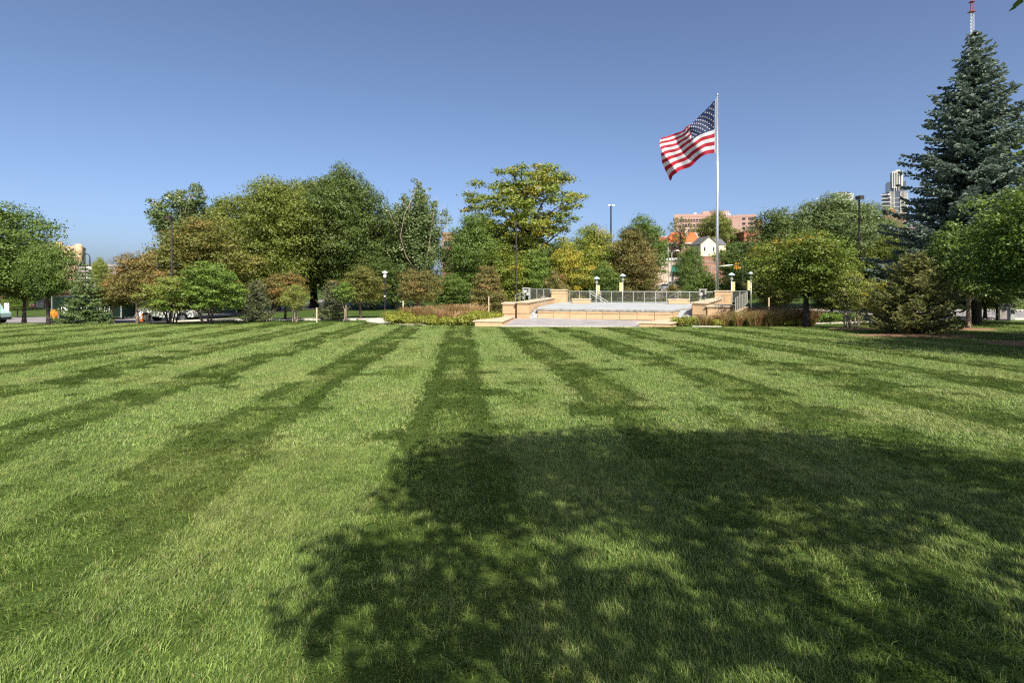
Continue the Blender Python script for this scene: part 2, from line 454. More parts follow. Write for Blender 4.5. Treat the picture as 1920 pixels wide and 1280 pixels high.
def lawn_mat():
    m = bpy.data.materials.new('grass_blade'); m.use_nodes = True
    nt = m.node_tree; L = nt.links; pb = nt.nodes['Principled BSDF']; out = nt.nodes['Material Output']
    at = nt.nodes.new('ShaderNodeAttribute'); at.attribute_name = 'tint'
    sp = nt.nodes.new('ShaderNodeSeparateColor'); L.new(at.outputs['Color'], sp.inputs[0])
    ge = nt.nodes.new('ShaderNodeNewGeometry')
    n1 = nt.nodes.new('ShaderNodeTexNoise'); n1.inputs['Scale'].default_value = 0.42; n1.inputs['Detail'].default_value = 6
    n1.inputs['Roughness'].default_value = 0.6
    n2 = nt.nodes.new('ShaderNodeTexNoise'); n2.inputs['Scale'].default_value = 3.0; n2.inputs['Detail'].default_value = 4
    L.new(ge.outputs['Position'], n1.inputs['Vector']); L.new(ge.outputs['Position'], n2.inputs['Vector'])
    a = nt.nodes.new('ShaderNodeMix'); a.data_type = 'RGBA'
    a.inputs[6].default_value = (0.028, 0.075, 0.005, 1); a.inputs[7].default_value = (0.270, 0.365, 0.085, 1)
    L.new(sp.outputs[0], a.inputs[0])
    # dry, yellower patches
    mr = nt.nodes.new('ShaderNodeMapRange'); mr.inputs[1].default_value = 0.43; mr.inputs[2].default_value = 0.66; mr.inputs[4].default_value = 0.85
    L.new(n1.outputs[0], mr.inputs[0])
    d = nt.nodes.new('ShaderNodeMix'); d.data_type = 'RGBA'; d.inputs[7].default_value = (0.315, 0.320, 0.110, 1)
    mm = nt.nodes.new('ShaderNodeMath'); mm.operation = 'MULTIPLY'; L.new(mr.outputs[0], mm.inputs[0]); L.new(sp.outputs[1], mm.inputs[1])
    L.new(mm.outputs[0], d.inputs[0]); L.new(a.outputs[2], d.inputs[6])
    # a few straw blades
    gt = nt.nodes.new('ShaderNodeMath'); gt.operation = 'GREATER_THAN'; gt.inputs[1].default_value = 0.965; L.new(sp.outputs[1], gt.inputs[0])
    s = nt.nodes.new('ShaderNodeMix'); s.data_type = 'RGBA'; s.inputs[7].default_value = (0.30, 0.26, 0.11, 1)
    L.new(gt.outputs[0], s.inputs[0]); L.new(d.outputs[2], s.inputs[6])
    # lush darker spots
    hv = nt.nodes.new('ShaderNodeHueSaturation')
    m3 = nt.nodes.new('ShaderNodeMapRange'); m3.inputs[1].default_value = 0.3; m3.inputs[2].default_value = 0.7; m3.inputs[3].default_value = 0.72; m3.inputs[4].default_value = 1.2
    L.new(n2.outputs[0], m3.inputs[0]); L.new(m3.outputs[0], hv.inputs['Value']); L.new(s.outputs[2], hv.inputs['Color'])
    L.new(hv.outputs[0], pb.inputs['Base Color'])
    pb.inputs['Roughness'].default_value = 0.45; pb.inputs['Specular IOR Level'].default_value = 0.36
    tr = nt.nodes.new('ShaderNodeBsdfTranslucent'); L.new(hv.outputs[0], tr.inputs[0])
    ms = nt.nodes.new('ShaderNodeMixShader'); ms.inputs[0].default_value = 0.28
    L.new(pb.outputs[0], ms.inputs[1]); L.new(tr.outputs[0], ms.inputs[2]); L.new(ms.outputs[0], out.inputs[0])
    return m
M_grass = lawn_mat()

def grass_field(name, label, y0, y1, cw, cl_, n, length, width, nvar, seed, inside=None, leans=(-1.5, 1.4, -0.25), spread=1.05):
    """cells laid along the mowing direction; blades lean towards or away from the camera by stripe"""
    coll = bpy.data.collections.new(name + '_tufts')
    for L_, lean in enumerate(leans):
        for k in range(nvar):
            me = blade_patch('tuft', seed + 31 * L_ + k, cw * 1.25, cl_ * 1.2, n, length, width, lean, spread)
            me.materials.append(M_grass)
            o = bpy.data.objects.new('tuft_%d%02d' % (L_, k), me); coll.objects.link(o)
    r = np.random.default_rng(seed)
    pts, rot, idx, scl = [], [], [], []
    for j in range(int((y1 - y0) / cl_) + 1):
        t = y0 + (j + 0.5) * cl_
        half = t * 0.90 + 2.0
        smin = -half + STR_SLOPE * t; smax = half + STR_SLOPE * t
        for i in range(int(smin / cw) - 1, int(smax / cw) + 2):
            s = (i + 0.5) * cw; x = s - STR_SLOPE * t; y = t
            if inside and not inside(x, y): continue
            x += (r.random() - 0.5) * cw * 0.25; y += (r.random() - 0.5) * cl_ * 0.25
            ph = (s - DARK0 + 0.12 * math.sin(t * 0.7)) % PERIOD
            ph += r.normal() * 0.11; dark = 0 < ph < DARKW
            # turned tyre tracks and patches where the nap is mixed
            if r.random() < 0.025: dark = not dark
            ks = math.floor((s - DARK0) / PERIOD); nz_ = math.sin(t * 0.31 + ks * 1.7) + math.sin(t * 0.83 + ks * 2.9)
            mid = dark and 0.48 < ph < 1.08 and r.random() < 0.35 + 0.4 * (nz_ > 0)
            mid = mid or (not dark and 2.25 < ph < 2.8 and nz_ < -0.8)
            pts.append((x, y, g(x, y))); rot.append((0.0, 0.0, (r.random() - 0.5) * 0.7 + math.atan(STR_SLOPE)))
            idx.append((2 * nvar if mid else 0 if dark else nvar) + r.integers(nvar)); scl.append(0.85 + 0.3 * r.random())
    me = bpy.data.meshes.new(name); me.vertices.add(len(pts))
    me.vertices.foreach_set('co', np.array(pts, dtype=np.float32).ravel())
    a = me.attributes.new('rot', 'FLOAT_VECTOR', 'POINT'); a.data.foreach_set('vector', np.array(rot, dtype=np.float32).ravel())
    a = me.attributes.new('pick', 'INT', 'POINT'); a.data.foreach_set('value', np.array(idx, dtype=np.int32))
    a = me.attributes.new('scl', 'FLOAT', 'POINT'); a.data.foreach_set('value', np.array(scl, dtype=np.float32))
    o = mesh_obj(name, me, M_grass)
    ng = bpy.data.node_groups.new(name, 'GeometryNodeTree')
    ng.interface.new_socket('Geometry', in_out='INPUT', socket_type='NodeSocketGeometry')
    ng.interface.new_socket('Geometry', in_out='OUTPUT', socket_type='NodeSocketGeometry')
    N = ng.nodes; gi = N.new('NodeGroupInput'); go = N.new('NodeGroupOutput')
    ci = N.new('GeometryNodeCollectionInfo'); ci.inputs[0].default_value = coll
    ci.inputs['Separate Children'].default_value = True; ci.inputs['Reset Children'].default_value = True
    ip = N.new('GeometryNodeInstanceOnPoints'); ip.inputs['Pick Instance'].default_value = True
    def na_(nm, dt):
        q = N.new('GeometryNodeInputNamedAttribute'); q.data_type = dt; q.inputs['Name'].default_value = nm
        return [s_ for s_ in q.outputs if s_.enabled][0]
    lk = ng.links
    lk.new(gi.outputs[0], ip.inputs['Points']); lk.new(ci.outputs[0], ip.inputs['Instance'])
    lk.new(na_('pick', 'INT'), ip.inputs['Instance Index']); lk.new(na_('rot', 'FLOAT_VECTOR'), ip.inputs['Rotation'])
    lk.new(na_('scl', 'FLOAT'), ip.inputs['Scale']); lk.new(ip.outputs[0], go.inputs[0])
    md = o.modifiers.new('grass', 'NODES'); md.node_group = ng
    return tag(o, label, 'grass', kind='stuff')

def on_lawn(x, y):
    px = 960 + x / y * F
    if y > 40.4 and -7.6 < x < 13.4 and not (x < -3 and y < 42.0 + (-3 - x) * 0.4): return False
    if y > 40.9 and 13 < x < 24: return False
    if x < -6 and y > 46.5: return False
    return y < 49.0
grass_field('lawn_grass', 'long green grass blades of the mown lawn nearest the camera', 2.2, 8.5, 0.34, 0.34, 760, 0.070, 0.0056, 6, 11, None, (-1.25, 1.05, -0.2), 1.3)
grass_field('lawn_grass', 'green striped mown lawn in the middle of the field', 8.5, 20.0, 0.5, 0.55, 640, 0.075, 0.0095, 4, 51, None, (-1.7, 1.4, -0.25), 1.0)
grass_field('lawn_grass', 'green striped mown lawn at the far edge of the field', 20.0, 49.0, 0.57, 1.2, 560, 0.078, 0.019, 4, 91, on_lawn)

# ------------------------------------------------------------------ trees
def unit(a): return a / np.maximum(np.linalg.norm(a, axis=-1, keepdims=True), 1e-9)

def leaf_quads(r, pos, nrm, size, narrow=0.34):
    n = len(pos)
    t = unit(np.cross(nrm, r.normal(size=(n, 3)))); b = np.cross(nrm, t)
    s = (size * (0.65 + 0.7 * r.random(n)))[:, None]
    return np.stack([pos - t * s * 0.5, pos + b * s * narrow - nrm * s * 0.08, pos + t * s * 0.5 - nrm * s * 0.16, pos - b * s * narrow - nrm * s * 0.08], 1)

def clump_leaves(r, C, rad, n, leaf, flat=0.7, up=0.35, zlo=0.0, zhi=1.0, stretch=None):
    w = rad ** 2; cnt = np.maximum(4, (n * w / w.sum()).astype(int))
    idx = np.repeat(np.arange(len(C)), cnt); m = len(idx)
    d = unit(r.normal(size=(m, 3)))
    up_ = r.random(m) < 0.62; d[up_, 2] = np.abs(d[up_, 2])      # foliage sits on top of its boughs
    rr = r.random(m) ** 0.36
    sc = np.array([1, 1, flat]) if stretch is None else np.array(stretch)
    lump = 1 + 0.28 * np.sin(d[:, 0] * 5 + idx) * np.cos(d[:, 1] * 5 + idx * 2.1)
    pos = C[idx] + d * (rr * rad[idx] * lump)[:, None] * sc
    nrm = unit(d * 0.85 + np.array([0, 0, up]) + r.normal(size=(m, 3)) * 0.40)
    q = leaf_quads(r, pos, nrm, leaf)
    cr = r.random(len(C))
    col = np.stack([r.random(m), cr[idx], np.clip((pos[:, 2] - zlo) / (zhi - zlo), 0, 1)], -1)
    return q, col

def limb(mb, r, a, b, r0, r1, sag=0.1, n=5, sides=6):
    a = np.array(a); b = np.array(b); pts = []; rs = []
    off = r.normal(size=3) * np.linalg.norm(b - a) * 0.06
    for i in range(n):
        t = i / (n - 1)
        p = a * (1 - t) + b * t + off * math.sin(math.pi * t) + np.array([0, 0, sag * np.linalg.norm(b - a)]) * math.sin(math.pi * t)
        pts.append(tuple(p)); rs.append(r0 * (1 - t) + r1 * t)
    mb.tube(pts, rs, sides)

PROF = {
    'round': lambda t: np.sqrt(np.maximum(0, 1 - (2 * t - 0.95) ** 2 / 1.1)),
    'oval': lambda t: np.sqrt(np.maximum(0, 1 - (2 * t - 0.8) ** 2 / 1.45)),
    'cone': lambda t: np.clip(1.12 - t, 0, 1) ** 0.75 * np.clip(t * 6 + 0.35, 0, 1),
    'vase': lambda t: np.clip(0.45 + 0.9 * t, 0, 1) * np.sqrt(np.maximum(0, 1 - np.maximum(0, (t - 0.55) / 0.5) ** 2)),
    'dome': lambda t: np.sqrt(np.maximum(0, 1 - t ** 2 / 1.05)),
}
PROTO = {}
def broadleaf(key, seed, H, W, cb, ncl, crad, nleaf, leaf, prof='round', flat=0.7, stems=1, tr=0.16, inner=0.25, limbs=14, gap=0.98, lean=0.0, up=0.35, fill=1.0, rough=1.0):
    """H height, W crown radius, cb crown bottom (m)"""
    r = np.random.default_rng(seed)
    C = []; tries = 0
    while len(C) < ncl and tries < 5000:
        tries += 1
        t = r.random(); a = r.random() * 2 * math.pi
        Rt = float(PROF[prof](t)) * (1 + rough * (0.16 * math.sin(a * 3 + seed) + 0.12 * math.sin(a * 2 + 5 * t + seed * 1.7)))
        if Rt <= 0.05: continue
        rho = Rt * (r.random() ** (0.5 if r.random() < inner else 0.16)) * (0.84 + 0.32 * r.random())
        p = np.array([rho * (W - crad * 0.8) * math.cos(a), rho * (W - crad * 0.8) * math.sin(a), cb + crad * 0.5 + t * (H - cb - crad * 0.9) * (1 - 0.05 * rough * t * (1 + math.sin(a * 2 + seed * 2.3)))])
        if any(np.linalg.norm((p - q) / np.array([1, 1, 0.8])) < crad * gap for q in C): continue
        C.append(p)
    C = np.array(C); rad = crad * (0.62 + 0.55 * r.random(len(C)))
    q, col = clump_leaves(r, C, rad, nleaf, leaf, flat, up, cb, H)
    # loose sprigs that break the outline
    m = int(nleaf * 0.10); ii = r.integers(len(C), size=m)
    d = unit(r.normal(size=(m, 3)) + unit(C[ii] - np.array([0, 0, (cb + H) / 2])) * 0.8)
    pos = C[ii] + d * (rad[ii] * (0.85 + 0.55 * r.random(m) ** 1.4))[:, None] * np.array([1, 1, flat])
    q2 = leaf_quads(r, pos, unit(d + r.normal(size=(m, 3)) * 0.6), leaf)
    c2 = np.stack([r.random(m), r.random(len(C))[ii], np.clip((pos[:, 2] - cb) / (H - cb), 0, 1)], -1)
    # leaves deep inside the crown
    m = int(nleaf * 0.14 * fill); t = r.random(m); a = r.random(m) * 2 * math.pi; rho = np.sqrt(r.random(m)) * 0.66 * W * PROF[prof](t)
    pos = np.stack([rho * np.cos(a), rho * np.sin(a), cb + (0.08 + 0.8 * t) * (H - cb)], -1)
    q3 = leaf_quads(r, pos, unit(r.normal(size=(m, 3))), leaf * 1.5)
    c3 = np.stack([r.random(m), r.random(m), (pos[:, 2] - cb) / (H - cb)], -1)
    crown = quad_mesh('crown', np.concatenate([q, q2, q3]), np.concatenate([col, c2, c3]))
    mb = MB(); mb.smooth = True
    if stems == 1:
        top = np.array([lean, 0, cb + (H - cb) * 0.62])
        pts = []; rs = []
        for i in range(8):
            t = i / 7
            pts.append((lean * t + 0.05 * math.sin(3 * t + seed) * H * 0.1, 0.04 * math.cos(4 * t + seed) * H * 0.1, -0.25 + t * (top[2] + 0.25)))
            rs.append(tr * (1.35 if i == 0 else 1.0) * (1 - 0.8 * t))
        mb.tube(pts, rs, 10)
        roots = pts[3:]
        for k in r.choice(len(C), min(limbs, len(C)), replace=False):
            j = min(range(len(roots)), key=lambda i_: abs(roots[i_][2] - (C[k][2] - np.linalg.norm(C[k][:2]) * 0.75)))
            limb(mb, r, roots[j], C[k], tr * 0.42 * (1 - 0.09 * j), 0.02, 0.06)
    else:
        for s in range(stems):
            a = 2 * math.pi * s / stems + r.random() * 0.7
            k = min(range(len(C)), key=lambda i_: -(C[i_][0] * math.cos(a) + C[i_][1] * math.sin(a)) + 0.5 * abs(C[i_][2] - (cb + 0.6 * (H - cb))) + r.random())
            b0 = (0.10 * math.cos(a) * (1 + stems / 6), 0.10 * math.sin(a) * (1 + stems / 6), -0.2)
            mid = (0.35 * C[k][0] * 0.7, 0.35 * C[k][1] * 0.7, cb + 0.1 * (H - cb))
            limb(mb, r, b0, mid, tr, tr * 0.75, 0.0, 4)
            limb(mb, r, mid, C[k], tr * 0.75, 0.015, 0.04)
            for k2 in r.choice(len(C), 2, replace=False):
                if C[k2][0] * math.cos(a) + C[k2][1] * math.sin(a) > 0: limb(mb, r, mid, C[k2], tr * 0.4, 0.012, 0.05)
    PROTO[key] = (crown, mb.mesh('trunk'), H, W)

def spires(key, seed, H, W, cb, nsp, nleaf, leaf, tr=0.22, sprad=0.8, low=None, drop=0.3):
    """upright poplar: several ascending leaders each clothed in narrow foliage"""
    r = np.random.default_rng(seed)
    mb = MB(); mb.smooth = True; C = []; rad = []
    mb.tube([(0, 0, -0.3), (0.05, 0, H * 0.25), (0, 0.05, H * 0.55), (0, 0, H * 0.97)], [tr * 1.3, tr, tr * 0.6, 0.02], 8)
    for s in range(nsp):
        a = 2.4 * s + r.random() * 0.5; rho = W * (0.25 + 0.75 * ((s + 0.5) / nsp)) if s else 0.0
        z0 = cb + r.random() * (H - cb) * 0.35; z1 = H * (1.0 - drop * (rho / W) ** 1.6 - 0.09 * r.random())
        A = np.array([rho * 0.15 * math.cos(a), rho * 0.15 * math.sin(a), z0]); B = np.array([rho * math.cos(a), rho * math.sin(a), z1])
        limb(mb, r, A, B, tr * 0.35, 0.015, -0.04)
        m = max(6, int((z1 - z0) / (sprad * 0.55)))
        for i in range(m):
            t = (i + 0.6) / m
            if r.random() < 0.12: continue
            p = A * (1 - t) + B * t + r.normal(size=3) * sprad * 0.25
            C.append(p); rad.append(sprad * (0.35 + 0.75 * math.sin(math.pi * min(1, t * 0.85 + 0.12))) * (0.7 + 0.5 * r.random()))
    if low:
        for i in range(low):
            a = r.random() * 6.28; rho = W * math.sqrt(r.random()) * 0.95
            C.append(np.array([rho * math.cos(a), rho * math.sin(a), cb * 0.5 + r.random() * H * 0.42])); rad.append(sprad * (0.8 + 0.5 * r.random()))
    C = np.array(C); rad = np.array(rad)
    q, col = clump_leaves(r, C, rad, nleaf, leaf, 1.0, 0.2, cb, H, (1, 1, 1.35))
    PROTO[key] = (quad_mesh('crown', q, col), mb.mesh('trunk'), H, W)

def conifer(key, seed, H, Rb, z0, levels, per, sprig, tr, droop=0.16, upturn=0.10, power=0.85, twig=0.26, fat=0.20, bushy=0.0, ragged=0.25):
    r = np.random.default_rng(seed)
    mb = MB(); mb.smooth = True
    mb.tube([(0, 0, -0.3), (0, 0, H * 0.4), (0, 0, H * 0.99)], [tr * 1.2, tr * 0.7, 0.02], 9)
    P = []; D = []; cl = []; nb = 0
    for lv in range(levels):
        f = (lv + 0.5 * r.random()) / levels
        z = z0 + (H - z0) * (f ** 0.92)
        Lb = Rb * (1 - f) ** power + 0.06 * Rb * (1 - f) + 0.12
        k = max(3, int(per * (0.55 + 0.45 * (1 - f)) + 0.5))
        a0 = r.random() * 6.28
        for b in range(k):
            a = a0 + 6.283 * b / k + r.normal() * 0.18
            L = Lb * (1 - ragged + 1.5 * ragged * r.random()); nb += 1
            dr = droop * (0.6 + 0.8 * r.random()) * (1 - 0.7 * f) - bushy * f
            crv = []
            for i in range(7):
                t = i / 6
                crv.append(np.array([math.cos(a) * L * t, math.sin(a) * L * t, z - dr * L * t * 1.2 + upturn * L * t ** 3 * 1.6]))
            if L > 0.8: mb.tube([tuple(c) for c in crv[:5:2]], [0.022 * L ** 0.5 + 0.01, 0.016, 0.008], 4, cap=False)
            crv = np.array(crv); side = np.array([-math.sin(a), math.cos(a), 0]); cc = r.random()
            s = 0.12 * L
            while s < L:
                t = s / L; i = min(5, int(t * 6)); p = crv[i] * (1 - (t * 6 - i)) + crv[i + 1] * (t * 6 - i)
                fwd = unit(crv[i + 1] - crv[i])
                tl = twig * L * (1 - t) ** 0.7 * (0.35 + 0.65 * min(1, t * 3)) + sprig * 0.8
                for sg in (-1, 1):
                    dirn = unit(fwd * 0.65 + side * sg * (0.75 + 0.3 * r.random()) + np.array([0, 0, -0.22 + 0.25 * r.normal() * 0.5 + bushy]))
                    m = max(1, int(tl / (sprig * 0.6)))
                    for j in range(m):
                        u_ = (j + 0.5) / m
                        P.append(p + dirn * tl * u_ + r.normal(size=3) * sprig * 0.16 + np.array([0, 0, -0.10 * tl * u_ ** 2]))
                        D.append(unit(dirn + r.normal(size=3) * 0.38 + np.array([0, 0, -0.12]))); cl.append(cc)
                P.append(p + r.normal(size=3) * sprig * 0.1); D.append(unit(fwd + r.normal(size=3) * 0.3)); cl.append(cc)
                s += sprig * (0.55 + 0.2 * r.random()) * (1 + 0.25 * L / max(Rb, 1))
    P = np.array(P); D = np.array(D); cl = np.array(cl); n = len(P)
    sz = (sprig * (0.7 + 0.6 * r.random(n)))[:, None]
    b1 = unit(np.cross(D, np.array([0, 0, 1.0]) + r.normal(size=(n, 3)) * 0.35)); b2 = np.cross(D, b1)
    def strip(b):
        return np.stack([P - D * sz * 0.5, P + b * sz * fat * 1.1, P + D * sz * 0.55, P - b * sz * fat * 1.1], 1)
    col = np.stack([r.random(n), cl, np.clip(P[:, 2] / H, 0, 1)], -1)
    PROTO[key] = (quad_mesh('crown', np.concatenate([strip(b1), strip(b2)]), np.concatenate([col, col])), mb.mesh('trunk'), H, Rb)

broadleaf('maple_a', 1, 9.5, 3.4, 2.4, 95, 1.0, 27000, 0.135, 'oval', tr=0.24)
broadleaf('maple_b', 2, 7.0, 2.9, 2.1, 80, 0.88, 22000, 0.12, 'round', tr=0.20)
broadleaf('maple_c', 3, 5.6, 2.2, 1.7, 60, 0.7, 16000, 0.11, 'oval', tr=0.12)
broadleaf('layered', 4, 5.1, 2.8, 1.0, 85, 0.62, 17000, 0.115, 'dome', flat=0.42, stems=5, tr=0.07, up=0.7)
broadleaf('layered_b', 14, 4.2, 2.0, 0.9, 55, 0.52, 10000, 0.105, 'round', flat=0.5, stems=6, tr=0.055, up=0.6)
broadleaf('shrub_tree', 5, 4.0, 1.7, 1.1, 60, 0.42, 6500, 0.09, 'round', stems=7, tr=0.05, gap=0.8)
broadleaf('sapling', 6, 3.4, 1.0, 1.5, 26, 0.34, 2200, 0.10, 'vase', stems=2, tr=0.045)
broadleaf('big_a', 7, 18.5, 8.0, 1.8, 300, 1.85, 95000, 0.22, 'round', tr=0.55, limbs=30, rough=1.0)
broadleaf('big_b', 8, 18.5, 6.6, 2.2, 240, 1.7, 80000, 0.21, 'round', tr=0.5, limbs=26, rough=1.1)
broadleaf('locust', 9, 18.5, 6.8, 4.5, 170, 1.15, 30000, 0.25, 'vase', flat=0.55, tr=0.42, limbs=60, gap=0.95, inner=0.4, fill=0.15)
broadleaf('mid_a', 10, 10.5, 4.0, 0.8, 140, 1.2, 38000, 0.165, 'oval', tr=0.2)
broadleaf('mid_b', 12, 8.0, 3.3, 0.6, 110, 1.0, 28000, 0.15, 'round', tr=0.16, flat=0.6)
broadleaf('mid_c', 15, 7.2, 3.0, 0.4, 85, 0.78, 20000, 0.17, 'cone', tr=0.14)
broadleaf('bush', 13, 3.2, 2.0, 0.15, 55, 0.6, 9000, 0.13, 'dome', stems=4, tr=0.05)
broadleaf('sparse', 16, 12.0, 5.0, 4.0, 60, 0.9, 2300, 0.30, 'vase', tr=0.35, limbs=55, gap=1.1, fill=0.0)
spires('poplar_a', 17, 16.0, 4.3, 4.0, 15, 36000, 0.22, sprad=1.0, drop=0.2)
spires('poplar_b', 18, 16.5, 3.7, 2.0, 22, 44000, 0.21, sprad=0.78, low=50, drop=0.3)
conifer('spruce_big', 19, 22.0, 6.6, 3.0, 44, 10, 0.34, 0.34, fat=0.26, ragged=0.36, droop=0.20, upturn=0.13, twig=0.22)
conifer('spruce_small', 20, 4.7, 2.2, 0.25, 17, 8, 0.20, 0.08, droop=0.14, power=0.9, ragged=0.22)
conifer('pine_wide', 21, 4.9, 2.3, 0.1, 20, 9, 0.19, 0.07, droop=0.05, upturn=0.2, power=0.62, bushy=0.22, ragged=0.34, fat=0.26)
conifer('pine_dark', 22, 3.6, 1.25, 0.15, 16, 7, 0.16, 0.05, droop=0.05, upturn=0.2, power=0.7, bushy=0.2, fat=0.24, ragged=0.32)

def tree(proto, px, Y, top, wpx, name, label, leaf, bark=None, cat='tree', group=None, rz=None, x=None):
    crown, trunk, H, W = PROTO[proto]
    X = wx(px, Y) if x is None else x
    z = g(X, Y)
    h = wz(top, Y) - z
    w = wpx / F * Y / 2
    o = empty(name, (X, Y, z), random.random() * 6.28 if rz is None else rz)
    o.scale = (w / W * 1.14, w / W * 1.14, h / H)
    for nm, me, mt in (('trunk', trunk, bark or M_bark), ('crown', crown, leaf)):
        c = bpy.data.objects.new(nm, me); COL.objects.link(c); c.parent = o
        if len(me.materials) == 0: me.materials.append(mt)
        c.material_slots[0].link = 'OBJECT'; c.material_slots[0].material = mt
    tag(o, label, cat, group)
    return o

